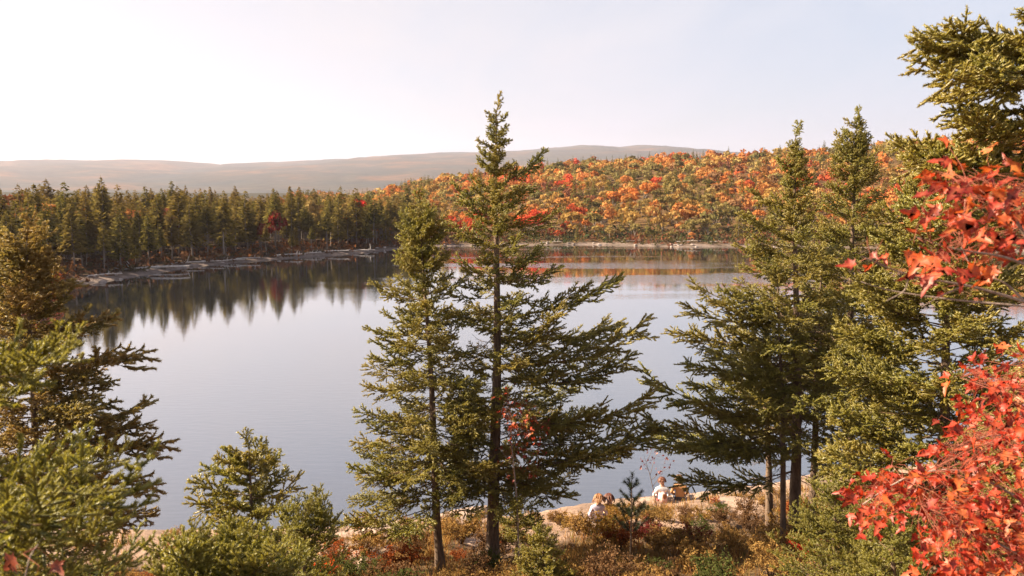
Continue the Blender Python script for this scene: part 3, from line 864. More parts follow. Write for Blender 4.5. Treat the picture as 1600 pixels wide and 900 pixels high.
# ------------------------------------------------------------------ distant trees
def far_spruce_crown(seed, H=1.0, w=.17, base=.32, lv=30):
    """crown of a spruce of unit height, from drooping sprays of small faces"""
    rg = np.random.default_rng(seed)
    V = []; tip = []
    for i in range(lv):
        f = (i + .5) / lv
        z = base + (1 - base) * f
        r = w * (1 - f) ** .72 * (.75 + .35 * rg.random()) + .008
        k = max(3, int(9 * (1 - f) ** .5 + 2))
        a0 = rg.random() * 6.28
        for q in range(k):
            az = a0 + q * 6.283 / k + rg.normal(0, .3)
            rr = r * (.55 + .7 * rg.random())
            d = np.array((math.cos(az), math.sin(az), 0)); s = np.array((-d[1], d[0], 0))
            m = 4 if f < .8 else 2
            for e in range(m):
                c = d * rr * (.25 + .75 * (e + rg.random()) / m) + np.array((0, 0, z - .10 * rr + .3 * rr * rg.normal() * .5 + .10 * rr * e / m))
                sz = .021 * (.6 + .8 * rg.random()) * (1.15 - .6 * f)
                o1 = d * sz * 1.4 + np.array((0, 0, rg.normal(0, .5) * sz)); o2 = s * sz * .8 + np.array((0, 0, rg.normal(-.3, .5) * sz))
                V += [c - o1 * .5 - o2, c - o1 * .5 + o2, c + o1 + np.array((0, 0, -.2 * sz))]
                t = np.clip(.2 + .6 * e / m + rg.normal(0, .15), 0, 1); tip += [t, t, t]
    # leader
    V += [(-.004, 0, .97), (.004, 0, .97), (0, 0, 1.03)]; tip += [.5] * 3
    V = np.array(V)
    return V, np.arange(len(V)).reshape(-1, 3), np.array(tip)
def far_trunk(seed, H=1.0):
    rg = np.random.default_rng(seed)
    B = Buf()
    t = np.linspace(0, 1, 6)
    cl = np.stack([.01 * np.sin(t * 4 + seed), .01 * np.cos(t * 3 + seed), t * .95 - .03], 1)
    V, Q = tube(cl, .0115 * (1 - t * .85), 6); B.add(V, Q, 0)
    for k in range(14):
        z = .1 + .35 * rg.random(); az = rg.random() * 6.28; l = .03 + .05 * rg.random()
        p = np.array((0, 0, z)); e = p + np.array((math.cos(az) * l, math.sin(az) * l, rg.normal(0, .012)))
        V, Q = tube(np.array([p, e]), (.0022, .001), 3); B.add(V, Q, 0)
    return B.mesh('distant_spruce_trunk', [M['pale_bark']])
FC = []
for k in range(8):
    V, F, tip = far_spruce_crown(70 + k, w=(.14, .17, .20, .15)[k % 4], base=(.30, .42, .22, .48)[k % 4], lv=(30, 26, 32, 24)[k % 4])
    FC.append((mesh_np('distant_spruce_crown', V, [F], [M['needle_far']], None, False, {'tip': tip}), V, F, tip))
FT = [far_trunk(90 + k) for k in range(4)]
FW = []      # crown and trunk as one mesh, for the very far ones
for k in range(4):
    V, F, tip = far_spruce_crown(170 + k, w=.2, base=.12, lv=20)
    B = Buf(); B.add(V, F, 1, tip)
    v2, q2 = tube(np.array([(0, 0, -.05), (0, 0, .8)]), (.014, .004), 4); B.add(v2, q2, 0)
    FW.append((B.mesh('distant_spruce', [M['pale_bark'], M['needle_far']]), V, F, tip))

def leaf_crown(seed, n=150, sz=.12):
    """broadleaf crown of unit height: leaf faces on several uneven clumps carried by limbs"""
    rg = np.random.default_rng(seed)
    k = 7
    cen = np.stack([rg.normal(0, .17, k), rg.normal(0, .17, k), .62 + rg.normal(0, .14, k)], 1)
    rad = .13 + .12 * rg.random(k)
    i = rg.integers(0, k, n)
    d = rg.normal(size=(n, 3)); d /= np.linalg.norm(d, axis=1)[:, None]
    d[:, 2] = np.abs(d[:, 2]) * .9 - .25
    c = cen[i] + d * rad[i][:, None] * (.6 + .5 * rg.random(n))[:, None]
    c[:, 2] = np.clip(c[:, 2], .2, 1.02)
    nrm = d + rg.normal(0, .6, (n, 3)); nrm /= np.linalg.norm(nrm, axis=1)[:, None]
    a = np.cross(nrm, rg.normal(size=(n, 3))); a /= np.linalg.norm(a, axis=1)[:, None]
    b = np.cross(nrm, a)
    s = sz * (.5 + .8 * rg.random(n))[:, None]
    V = np.stack([c - a * s * .6 - b * s * .4, c + a * s * .6 - b * s * .4, c + b * s * .7], 1).reshape(-1, 3)
    return V, np.arange(len(V)).reshape(-1, 3), cen
def leaf_trunk(cen, r=.016):
    B = Buf()
    V, Q = tube(np.array([(0, 0, -.05), (.01, 0, .25), (0, .01, .6)]), (r, r * .8, r * .3), 5); B.add(V, Q, 0)
    for c in cen:
        V, Q = tube(np.array([(0, 0, .22 + .2 * (c[2] - .5)), c * .6 + np.array((0, 0, .12)), c]), (r * .5, r * .35, r * .15), 4); B.add(V, Q, 0)
    return B
LC = []
for k in range(7):
    V, F, cen = leaf_crown(300 + k, 280, .092)
    B = leaf_trunk(cen); B.add(V, F, 1)
    LC.append((B.mesh('autumn_tree', [M['pale_bark'], M['autumn']]), V, F, cen))

PAL = {'red': [(0.42, 0.075, 0.035), (0.36, 0.085, 0.035), (0.46, 0.12, 0.045)],
       'orange': [(0.38, 0.15, 0.045), (0.34, 0.17, 0.055), (0.42, 0.19, 0.065)],
       'gold': [(0.33, 0.21, 0.065), (0.28, 0.185, 0.065), (0.30, 0.22, 0.080)],
       'olive': [(0.17, 0.135, 0.048), (0.13, 0.115, 0.042), (0.20, 0.16, 0.06)],
       'russet': [(0.24, 0.105, 0.05), (0.22, 0.125, 0.06), (0.20, 0.085, 0.05)]}
LAB = {'red': 'red crowned maple', 'orange': 'orange crowned tree', 'gold': 'golden yellow tree', 'olive': 'olive green broadleaf tree', 'russet': 'russet brown tree'}
def hill_zone(x, y, sd):
    u = 800 + 1244 * x / y
    a = 'left of the leaning spruce' if u < 600 else 'behind the two middle spruces' if u < 840 else 'right of the tallest spruce' if u < 1130 else 'behind the right hand spruces'
    return ('beside the water' if sd < 14 else 'up the slope') + ' ' + a

def scatter(n, fn_accept, spacing, box, rg):
    """dart throwing with a grid"""
    pts = []; grid = {}
    P = np.stack([rg.uniform(box[0], box[1], n), rg.uniform(box[2], box[3], n)], 1)
    ok = fn_accept(P[:, 0], P[:, 1])
    for p in P[ok]:
        sp = spacing(p) if callable(spacing) else spacing
        g = (int(p[0] // 6), int(p[1] // 6)); good = True
        for a in (-1, 0, 1):
            for b in (-1, 0, 1):
                for q in grid.get((g[0] + a, g[1] + b), ()):
                    if (q[0] - p[0]) ** 2 + (q[1] - p[1]) ** 2 < sp * sp: good = False; break
                if not good: break
            if not good: break
        if good:
            grid.setdefault(g, []).append(p); pts.append(p)
    return np.array(pts)

# ---- left shore forest
def left_forest():
    rg = np.random.default_rng(21)
    def acc(x, y):
        sd = lake_sd(x, y); az = np.degrees(np.arctan2(x, y))
        return (sd > 3.5) & (sd < 75) & (az > -37) & (az < -6.5) & (y > 80) & (y < 300) & ((az < -14) | (sd < 45)) & (x > -0.72 * y)
    P = scatter(14000, acc, 2.5, (-190, 0, 80, 300), rg)
    sd = lake_sd(P[:, 0], P[:, 1])
    P = P[np.argsort(sd + 0.15 * np.hypot(P[:, 0], P[:, 1]))]
    Z = height(P[:, 0], P[:, 1]); sd = lake_sd(P[:, 0], P[:, 1])
    MV = []; MT = []
    for i, (x, y) in enumerate(P):
        H = rg.uniform(7.2, 12.2) * (1.16 if rg.random() < .14 else 1) * np.interp(math.hypot(x, y), [100, 150, 220], [1.06, .92, .82])
        if sd[i] < 6: H *= rg.uniform(.55, .95)
        s = np.array((H * rg.uniform(1.0, 1.55), H * rg.uniform(1.0, 1.55), H))
        az = rg.random() * 6.28
        if i < 258:
            root = empty('spruce_tree', (x, y, Z[i] - .05))
            u = 800 + 1244 * x / y
            zone = 'beside the orange maple' if u < 130 else 'behind the driftwood root' if u < 300 else 'left of the bright red maple' if u < 415 else 'at the head of the cove'
            row = 'front row' if sd[i] < 9 else 'second rank' if sd[i] < 16 else 'back ranks'
            tag(root, 'dark spruce in the %s of left shore forest %s' % (row, zone), 'tree', '%s spruces of the left shore forest %s' % (row, zone))
            place('trunk', FT[rg.integers(4)], root, (0, 0, 0), (0, 0, az), s)
            place('crown', FC[rg.integers(8)][0], root, (0, 0, 0), (0, 0, az), s)
        elif i < 900:
            _, V, F, tip = FC[rg.integers(8)]
            V = V * s; c, q = math.cos(az), math.sin(az)
            MV.append(np.stack([V[:, 0] * c - V[:, 1] * q, V[:, 0] * q + V[:, 1] * c, V[:, 2]], 1) + (x, y, Z[i])); MT.append(tip)
    V = np.concatenate(MV)
    o = place('spruce_forest', mesh_np('spruce_forest', V, [np.arange(len(V)).reshape(-1, 3)], [M['needle_far']], None, False, {'tip': np.concatenate(MT)}))
    tag(o, 'deep mass of dark spruces behind the trees of the left shore', 'forest', kind='stuff')
    print('left forest', len(P))
left_forest()

def broadleaf(label, u, v_base, Y, H, colour, cat='tree', name='maple_tree', group=None, seed=0, n=420, sz=.085, wide=1.0):
    b = at(u, v_base, Y); z = gz(b[0], Y)
    root = tag(empty(name, (b[0], Y, z - .05)), label, cat, group)
    V, F, cen = leaf_crown(800 + seed, n, sz)
    cr = mesh_np('maple_crown', V, [F], [M['autumn']])
    o = place('crown', cr, root, (0, 0, 0), (0, 0, seed), (H * wide, H * wide, H)); o.color = (*colour, 1)
    place('trunk', leaf_trunk(cen).mesh('maple_trunk', [M['pale_bark']]), root, (0, 0, 0), (0, 0, seed), (H * wide, H * wide, H))
    return root
broadleaf('orange maple leaning out of the dark spruces at the far left', 52, 440, 84, 9.6, (0.34, 0.10, 0.035), seed=1, wide=1.0)
broadleaf('bright red maple among the dark spruces of the left shore', 432, 400, 147, 7.6, (0.20, 0.032, 0.022), seed=2, wide=.6)
broadleaf('small red maple beside the bright red one on the left shore', 409, 404, 143, 6.4, (0.19, 0.045, 0.024), seed=3, wide=.5)
def forest_broadleaves():
    rg = np.random.default_rng(91)
    for k, u in enumerate((12, 30, 78, 120, 150, 180, 205, 235, 262, 290, 318, 352, 370, 385, 446, 458, 470, 492, 503, 515, 534, 548, 560, 580, 590, 600)):
        kd = rg.choice(['orange', 'gold', 'russet'])
        Y = np.interp(u, (0, 300, 620), (106, 132, 182)) + rg.uniform(0, 25)
        x = at(u, 400, Y)[0]
        if lake_sd([x], [Y])[0] < 5: continue
        H = rg.uniform(6.5, 9.5)
        root = tag(empty('autumn_tree', (x, Y, gz(x, Y) - .1)), {'orange': 'orange', 'gold': 'golden', 'russet': 'russet'}[kd] + ' broadleaf tree standing among dark spruces of the left shore', 'tree', kd + ' trees among the left shore spruces')
        V, F, cen = leaf_crown(860 + k, 330, .09)
        o = place('crown', mesh_np('autumn_crown', V, [F], [M['autumn']]), root, (0, 0, 0), (0, 0, k), (H * .8, H * .8, H)); o.color = (*(np.array(PAL[kd][k % 3]) * .9), 1)
        place('trunk', leaf_trunk(cen).mesh('autumn_trunk', [M['pale_bark']]), root, (0, 0, 0), (0, 0, k), (H * .8, H * .8, H))
forest_broadleaves()
broadleaf('deep red maple above the dark trees at the head of the cove', 556, 392, 172, 9.0, (0.40, 0.03, 0.02), seed=4)

# ---- autumn hillside
def hillside():
    rg = np.random.default_rng(33)
    def acc(x, y):
        sd = lake_sd(x, y); r = np.hypot(x, y); az = np.degrees(np.arctan2(x, y))
        return (sd > 4) & (r < 560) & (r > 170) & (y > 120) & (az > -15.5) & (az < 36) & ((az > -13) | (r > 190))
    P = scatter(30000, acc, lambda p: 3.4 + .004 * math.hypot(p[0], p[1]), (-150, 340, 110, 560), rg)
    r = np.hypot(P[:, 0], P[:, 1])
    P = P[np.argsort(r)]; r = np.hypot(P[:, 0], P[:, 1])
    Z = height(P[:, 0], P[:, 1]); sd = lake_sd(P[:, 0], P[:, 1])
    nb = fbm(P[:, 0] * .022, P[:, 1] * .022, 3)
    nd = ns_ = 0
    MV = {0: [], 1: []}; MT = {0: [], 1: []}; MC = {0: [], 1: []}
    for i, (x, y) in enumerate(P):
        con = rg.random() < (0.15 + 1.1 * max(0, fbm(x * .03 + 9, y * .03 + 3, 2)) + .5 * max(0, -math.degrees(math.atan2(x, y)) - 5) / 9 * .6 + (.22 if sd[i] < 12 else 0))
        az = rg.random() * 6.28
        if con:
            H = rg.uniform(5.5, 9.8) * (.72 if sd[i] < 10 else 1)
            if ns_ < 41:
                ns_ += 1
                o = place('spruce_tree', FW[rg.integers(4)][0], None, (x, y, Z[i] - .1), (0, 0, az), H)
                hz = hill_zone(x, y, sd[i]); tag(o, 'dark spruce on the far hillside ' + hz, 'tree', 'spruces on the far hillside ' + hz)
            else:
                _, V, F, tip = FW[rg.integers(4)]
                c, s = math.cos(az), math.sin(az)
                W = np.stack([V[:, 0] * c - V[:, 1] * s, V[:, 0] * s + V[:, 1] * c, V[:, 2]], 1) * H + (x, y, Z[i] - .1)
                MV[0].append(W); MT[0].append(tip)
            continue
        q = .8 * rg.random() + .1 + .75 * nb[i]
        kd = 'red' if q < .11 else 'russet' if q < .23 else 'orange' if q < .52 else 'gold' if q < .74 else 'olive'
        col = np.array(PAL[kd][rg.integers(3)]) * rg.uniform(.95, 1.4)
        H = rg.uniform(3.8, 8.2) * (.6 if sd[i] < 9 else 1); wd = rg.uniform(.85, 1.2)
        me, V, F, cen = LC[rg.integers(7)]
        if nd < 300:
            nd += 1
            o = place('autumn_tree', me, None, (x, y, Z[i] - .1), (0, 0, az), (H * wd, H * wd, H)); o.color = (*col, 1)
            hz = hill_zone(x, y, sd[i]); tag(o, LAB[kd] + ' on the far hillside ' + hz, 'tree', kd + ' trees on the far hillside ' + hz)
        else:
            c, s = math.cos(az), math.sin(az)
            if r[i] > 300:
                V = V[:len(V) // 2 // 3 * 3].reshape(-1, 3, 3); m = V.mean(1, keepdims=True); V = ((V - m) * 1.35 + m).reshape(-1, 3)
            W = np.stack([(V[:, 0] * c - V[:, 1] * s) * wd, (V[:, 0] * s + V[:, 1] * c) * wd, V[:, 2]], 1) * H + (x, y, Z[i] - .1)
            MV[1].append(W); MC[1].append(np.repeat(col * (1 + .35 * (rg.random((len(W) // 3, 1)) - .5)), 3, 0))
    V = np.concatenate(MV[1])
    o = place('autumn_woodland', mesh_np('autumn_woodland', V, [np.arange(len(V)).reshape(-1, 3)], [M['autumn_mass']], None, False, {'tint': np.concatenate(MC[1])}))
    tag(o, 'dense orange and gold woodland covering the upper hillside', 'woodland', kind='stuff')
    V = np.concatenate(MV[0])
    o = place('spruce_woodland', mesh_np('spruce_woodland', V, [np.arange(len(V)).reshape(-1, 3)], [M['needle_far']], None, False, {'tip': np.concatenate(MT[0])}))
    tag(o, 'dark spruces scattered through the upper hillside woodland', 'woodland', kind='stuff')
    print('hill trees', len(P), 'spruces', ns_, 'broadleaf', nd)
hillside()

# ---- brush along the far shores
def shore_brush():
    rg = np.random.default_rng(44)
    def acc(x, y):
        sd = lake_sd(x, y); az = np.degrees(np.arctan2(x, y))
        return (sd > 1.0) & (sd < np.where(x > -22, 24, 13)) & (y > 82) & (az > -37) & (az < 34)
    P = scatter(24000, acc, 1.15, (-140, 150, 80, 215), rg)
    Z = height(P[:, 0], P[:, 1]); sd = lake_sd(P[:, 0], P[:, 1])
    Vs = []; Cs = []
    for i, (x, y) in enumerate(P):
        h = rg.uniform(.5, 1.5) * min(1, .35 + sd[i] / 7) * (1.5 if x > -22 else 1)
        n = 14
        p = np.stack([rg.normal(0, .6, n), rg.normal(0, .6, n), rg.random(n) * h], 1) + (x, y, Z[i])
        a = rg.normal(size=(n, 3)) * .2; b = rg.normal(size=(n, 3)) * .2
        Vs.append(np.stack([p - a, p + a, p + b * 1.6], 1).reshape(-1, 3))
        left = x < -14
        pal = ((0.11, 0.06, 0.035), (0.15, 0.075, 0.035), (0.09, 0.07, 0.035), (0.20, 0.08, 0.03)) if left else ((0.07, 0.075, 0.03), (0.10, 0.09, 0.035), (0.17, 0.11, 0.04), (0.06, 0.055, 0.03), (0.055, 0.07, 0.03), (0.18, 0.07, 0.04))
        Cs.append(np.tile(np.array(pal[rg.integers(len(pal))]) * rg.uniform(.8, 1.2), (n * 3, 1)))
    V = np.concatenate(Vs)
    o = place('shore_brush', mesh_np('shore_brush', V, [np.arange(len(V)).reshape(-1, 3)], [M['autumn_mass']], None, False, {'tint': np.concatenate(Cs)}))
    tag(o, 'low brown and green brush along the far waterline', 'brush', kind='stuff')
shore_brush()

# ---- boulders and driftwood on the far shores
def boulder_mesh(seed, m, flat=.6, name='boulder'):
    rg = np.random.default_rng(seed)
    import bmesh
    bm = bmesh.new()
    bmesh.ops.create_icosphere(bm, subdivisions=2, radius=1)
    ph = rg.random(6) * 6
    for v in bm.verts:
        c = v.co
        k = 1 + .16 * math.sin(2.1 * c.x + ph[0]) * math.cos(1.7 * c.y + ph[1]) + .12 * math.sin(3.7 * c.z + ph[2] + 2 * c.x) + .05 * math.sin(7 * c.y + ph[3])
        v.co = (c.x * k, c.y * k * .8, max(c.z, -.5) * k * flat)
    me = bpy.data.meshes.new(name); bm.to_mesh(me); bm.free()
    me.materials.append(m)
    for p in me.polygons: p.use_smooth = (seed % 2 == 0)
    return me
BM = [boulder_mesh(k, M['shore_rock']) for k in range(5)]
def shore_things():
    rg = np.random.default_rng(55)
    n = len(LAKE); k = 0
    for i in range(0, 15):
        a, b = LAKE[i], LAKE[i + 1]
        L = np.linalg.norm(b - a); nr = unit((-(b - a)[1], (b - a)[0]))
        for q in range(int(L / 2.4)):
            p = a + (b - a) * rg.random() + nr * rg.uniform(-.6, 2.4)
            z = max(gz(*p), 0)
            s = rg.uniform(.15, .42) * (1.5 if rg.random() < .12 else 1)
            o = place('boulder', BM[rg.integers(5)], None, (p[0], p[1], z + .1 * s), (0, 0, rg.random() * 6), (s * 1.3, s, s))
            tag(o, 'grey weathered boulder on the far waterline', 'boulder', 'boulders along the far waterline')
    def log(u, v, L, ang, r, label, root_fan=False, group=None):
        p = on_water(u, v)
        z = max(gz(*p), 0.0)
        t = np.linspace(0, 1, 7)
        o = tag(empty('driftwood_log', (p[0], p[1], z + .12)), label, 'driftwood', group)
        cl = np.stack([(t - .5) * L, .04 * L * np.sin(t * 5), .05 + .05 * L * np.sin(t * 2)], 1)
        V, Q = tube(cl, r * (1 - .6 * t), 7)
        place('trunk', mesh_np('driftwood_trunk', V, [Q], M['drift'], None, True), o, (0, 0, 0), (0, 0, ang))
        for k in range(6 if root_fan else 3):
            tt = rg.uniform(.05, .2) if root_fan else rg.uniform(.3, .9)
            b_ = np.array([np.interp(tt, t, cl[:, c]) for c in range(3)])
            d = unit((rg.normal(-.5 if root_fan else .4, .4), rg.normal(0, .8), abs(rg.normal(.5, .4)))) * L * rg.uniform(.12, .3)
            V, Q = tube(np.array([b_, b_ + d * .5, b_ + d]), (r * .45, r * .3, r * .12), 5)
            place('limb', mesh_np('driftwood_limb', V, [Q], M['drift'], None, True), o, (0, 0, 0), (0, 0, ang))
    log(243, 426, 9.0, R(20), .22, 'large bleached driftwood tree with its root fan on the left shore', True)
    log(262, 423, 6.0, R(38), .16, 'bleached driftwood log beside the root fan tree on the left shore')
    for u, v, L, a in ((292, 416.5, 5, 25), (330, 413.5, 4, 10), (380, 409, 5.5, 18), (360, 411, 4.5, 30), (450, 403, 5, 12), (520, 398, 6, 10), (565, 395, 5, 6), (485, 400.5, 4, 20), (165, 437, 4, 30)):
        log(u, v, L, R(a), .13, 'thin bleached driftwood log lying along the left shore', group='thin driftwood logs along the left shore')
    for u, v, L, a in ((860, 382.5, 7, 3), (1075, 384, 8, -4), (1120, 384, 6, 2), (985, 382.5, 6, 2)):
        log(u, v, L * .7, R(a), .09, 'pale driftwood log lying along the far right shore', group='driftwood logs along the far right shore')
shore_things()

# ------------------------------------------------------------------ near bank: granite, grass, shrubs
def granite_slabs():
    spots = [(1045, 800, 25.0, 1.5, .9, .14, 'flat pink granite slab the seated pair sit on'), (1120, 800, 25.6, 1.5, .9, .25, 'sunlit granite slab right of the seated pair'), (945, 825, 22.8, 1.3, .8, .12, 'granite slab under the couple half hidden by shrubs'),
             (700, 815, 24.0, 1.8, .7, .22, 'pale granite ledge at the water behind the two middle spruces'), (610, 840, 21.8, 1.4, .8, .3, 'rounded granite ledge left of the leaning spruce'), (545, 815, 22.4, .9, .6, .3, 'small granite hump at the water left of the leaning spruce'),
             (740, 850, 20.5, .8, .5, .22, 'granite rock between the two middle spruce trunks'), (1160, 820, 23.5, 1.0, .6, .2, 'low granite rock left of the bare spruce trunks'), (590, 870, 19.0, .8, .5, .2, 'granite rock in the grass at the bottom left of the spruces')]
    for k, (u, v, Y, sx, sy, h, lab) in enumerate(spots):
        x = at(u, v, Y)[0]; z = gz(x, Y)
        o = place('granite_slab', boulder_mesh(200 + 2 * k, M['granite'], .5, 'granite_slab'), None, (x, Y, z - .02), (0, 0, k * 1.3 if k > 2 else .1 * k), (sx, sy, h))
        tag(o, lab, 'rock')
granite_slabs()

def dry_grass():
    rg = np.random.default_rng(66)
    n = 9000
    x = rg.uniform(-13, 14, n * 3); y = rg.uniform(9, 26, n * 3)
    sd = lake_sd(x, y); nz = fbm(x * .45, y * .45, 3)
    ok = (sd > 1.2) & (rg.random(n * 3) < sstep(-.25, .2, nz) * sstep(1, 4, sd) + .08)
    x, y = x[ok][:n], y[ok][:n]
    z = height(x, y)
    Vs = []; Cs = []
    pal = np.array(((0.36, 0.20, 0.06), (0.30, 0.16, 0.05), (0.24, 0.13, 0.045), (0.40, 0.26, 0.09), (0.20, 0.09, 0.04), (0.12, 0.11, 0.035)))
    for k in range(7):
        m = len(x)
        b = np.stack([x + rg.normal(0, .09, m), y + rg.normal(0, .09, m), z - .02], 1)
        l = rg.uniform(.12, .38, m)
        d = np.stack([rg.normal(0, .45, m), rg.normal(0, .45, m), np.ones(m)], 1); d /= np.linalg.norm(d, axis=1)[:, None]
        s = rg.normal(size=(m, 3)); s[:, 2] *= .1; s /= np.linalg.norm(s, axis=1)[:, None]
        s *= .012
        Vs.append(np.stack([b - s, b + s, b + d * l[:, None]], 1).reshape(-1, 3))
        Cs.append(np.repeat(pal[rg.integers(0, 6, m)] * rg.uniform(.8, 1.2, (m, 1)), 3, 0))
    V = np.concatenate(Vs)
    o = place('dry_grass', mesh_np('dry_grass', V, [np.arange(len(V)).reshape(-1, 3)], [M['autumn_mass']], None, False, {'tint': np.concatenate(Cs)}))
    tag(o, 'dry golden grass and litter on the near bank', 'grass', kind='stuff')
dry_grass()

def shrub_mesh(seed, n=420, sz=.022):
    """unit shrub: stems fan out, small leaf faces on their upper parts"""
    rg = np.random.default_rng(seed)
    B = Buf(); P = []
    for k in range(26):
        az = rg.random() * 6.28; o = .2 + .55 * rg.random()
        e = np.array((math.cos(az) * o, math.sin(az) * o, .45 + .55 * rg.random()))
        mid = e * np.array((.35, .35, .55))
        V, Q = tube(np.array([(0, 0, -.1), mid, e]), (.012, .008, .003), 3); B.add(V, Q, 0)
        for q in range(5):
            t = .4 + .6 * rg.random(); b = mid * (1 - t) + e * t
            f = b + rg.normal(0, .12, 3) + np.array((0, 0, .05))
            V, Q = tube(np.array([b, f]), (.004, .002), 3); B.add(V, Q, 0)
            P.append((b, f))
    i = rg.integers(0, len(P), n)
    b = np.array([P[k][0] for k in i]); f = np.array([P[k][1] for k in i])
    c = b + (f - b) * rg.random((n, 1)) * 1.15 + rg.normal(0, .035, (n, 3))
    a = rg.normal(size=(n, 3)); a /= np.linalg.norm(a, axis=1)[:, None]
    d = np.cross(a, rg.normal(size=(n, 3))); d /= np.linalg.norm(d, axis=1)[:, None]
    s = sz * (.6 + .8 * rg.random((n, 1)))
    V = np.stack([c - a * s * .55, c - d * s, c + a * s * .55, c + d * s * 1.1], 1).reshape(-1, 3)
    B.add(V, np.arange(len(V)).reshape(-1, 4), 1)
    return B.mesh('shrub', [M['twig'], M['autumn']])
SH = [shrub_mesh(400 + k, (1900, 1500, 2200, 1700)[k], (.034, .040, .030, .036)[k]) for k in range(4)]
def shrubs():
    rg = np.random.default_rng(77)
    kinds = {'golden': ((0.27, 0.165, 0.055), 'golden leaved low shrub on the near bank'), 'brown': ((0.15, 0.085, 0.042), 'brown leaved low shrub on the near bank'), 'rust': ((0.30, 0.09, 0.03), 'rust red low shrub on the near bank'), 'green': ((0.085, 0.10, 0.03), 'dull green low shrub on the near bank')}
    P = scatter(1500, lambda x, y: (lake_sd(x, y) > 1.7) & (fbm(x * .3 + 4, y * .3, 2) > np.where(x / y < -.08, -.14, -.32)) & (np.abs(x) < .7 * y) & ~((np.abs(x - .197 * y) < 1.5) & (y > 22.6)) & ~((np.abs(x - .118 * y) < .8) & (y > 21.9)), .82, (-10, 10, 13.5, 24.8), rg)
    for x, y in P[:230]:
        kd = rg.choice(['golden', 'brown', 'rust', 'green'], p=[.50, .24, .12, .14])
        col, lab = kinds[kd]
        H = rg.uniform(.28, .72) * np.interp(y, [13, 20, 24], [1.2, 1, .6])
        o = place('shrub', SH[rg.integers(4)], None, (x, y, gz(x, y) - .03), (0, 0, rg.random() * 6), (H * 1.1, H * 1.1, H))
        c = np.array(col) * rg.uniform(.8, 1.2); o.color = (*c, 1)
        u = 800 + 1244 * x / y
        zone = 'left of the leaning spruce' if u < 660 else 'between the two middle spruces' if u < 790 else 'left of the pine sapling' if u < 975 else 'below the seated pair' if u < 1130 else 'among the bare spruce trunks' if u < 1290 else 'under the right hand spruces'
        tag(o, lab.replace('on the near bank', zone), 'shrub', kd + ' shrubs ' + zone)
    for u, v, Y, H, c in ((872, 812, 22.9, .42, (.26, .15, .05)), (893, 818, 22.2, .5, (.30, .19, .05)), (915, 822, 21.6, .55, (.17, .10, .045)), (968, 822, 21.9, .6, (.30, .18, .05)), (982, 815, 22.8, .45, (.10, .10, .035)), (1003, 812, 23.2, .36, (.16, .09, .04)),
                          (1018, 815, 22.6, .34, (.09, .09, .035)), (1042, 822, 21.9, .4, (.26, .16, .05)), (1072, 818, 22.0, .34, (.15, .08, .04)), (1098, 822, 21.8, .42, (.28, .17, .05)), (925, 812, 23.4, .3, (.3, .2, .06))):
        x = at(u, v, Y)[0]
        o = place('shrub', SH[rg.integers(4)], None, (x, Y, gz(x, Y) - .03), (0, 0, rg.random() * 6), (H * 1.3, H * 1.1, H)); o.color = (*c, 1)
        tag(o, 'tawny low shrub at the edge of the granite near the seated people', 'shrub', 'shrubs along the granite edge near the seated people')
    for u, v, Y, H, c, lab in ((500, 893, 15.5, .75, (.62, .10, .025), 'bright orange red bush at the bottom left of the spruces'), (1015, 842, 20.0, .62, (.16, .03, .03), 'dark red leaved shrub below the seated pair'), (1085, 850, 18.6, .7, (.17, .04, .03), 'maroon shrub at the bottom between pine sapling and bare trunks'),
                               (950, 850, 18.8, .8, (.34, .20, .04), 'yellow leaved bush in front of the half hidden couple'), (1255, 870, 16.5, .6, (.45, .06, .03), 'small red bush at the foot of the bare trunks')):
        x = at(u, v, Y)[0]
        o = place('shrub', SH[rg.integers(4)], None, (x, Y, gz(x, Y) - .03), (0, 0, rg.random() * 6), (H, H, H)); o.color = (*c, 1)
        tag(o, lab, 'shrub')
shrubs()

# ------------------------------------------------------------------ maples
def leaf_mesh(seed):
    """red maple leaf, stalk at the origin, pointing along +X, unit length"""
    rg = np.random.default_rng(seed)
    half = [(0, .0), (.03, .13), (-.04, .30), (.09, .24), (.17, .27), (.33, .58), (.36, .36), (.47, .38), (.41, .17), (.56, .20), (.68, .12), (.75, .15), (1.0, 0)]
    pts = np.array(half + [(x, -y) for x, y in half[-2:0:-1]])
    pts += rg.normal(0, .012, pts.shape)
    curl = rg.uniform(-.7, .8); fold = rg.uniform(.1, .8); tw = rg.uniform(-.7, .7)
    def lift(p):
        x, y = p[..., 0], p[..., 1]
        return np.stack([x, y * (1 - .18 * fold), fold * np.abs(y) * .8 - curl * x * x + tw * x * y - .5 * np.maximum(np.abs(y) - .35, 0)], -1)
    inner = np.array([(.12, 0), (.35, 0), (.6, 0)])
    V = np.concatenate([lift(pts), lift(inner)])
    n = len(pts); a = n; tris = []; 
    cen = lambda i: a + (0 if pts[i % n][0] < .15 and True else 1 if pts[i % n][0] < .45 else 2)
    for i in range(n):
        j = (i + 1) % n
        ci, cj = cen(i), cen(j)
        tris.append((ci, i, j))
        if ci != cj: tris.append((ci, j, cj))
    tip = np.zeros(len(V)); tip[a:] = .45
    st = np.array([(-.55, .012, .05), (-.55, -.012, .05), (.05, 0, 0)])
    V = np.concatenate([V, st]); tip = np.concatenate([tip, (1, 1, 1)])
    tris.append((n + 3, n + 4, n + 5))
    return mesh_np('maple_leaf', V, [np.array(tris)], [M['maple']], None, False, {'tip': tip})
LEAF = [leaf_mesh(500 + k) for k in range(7)]

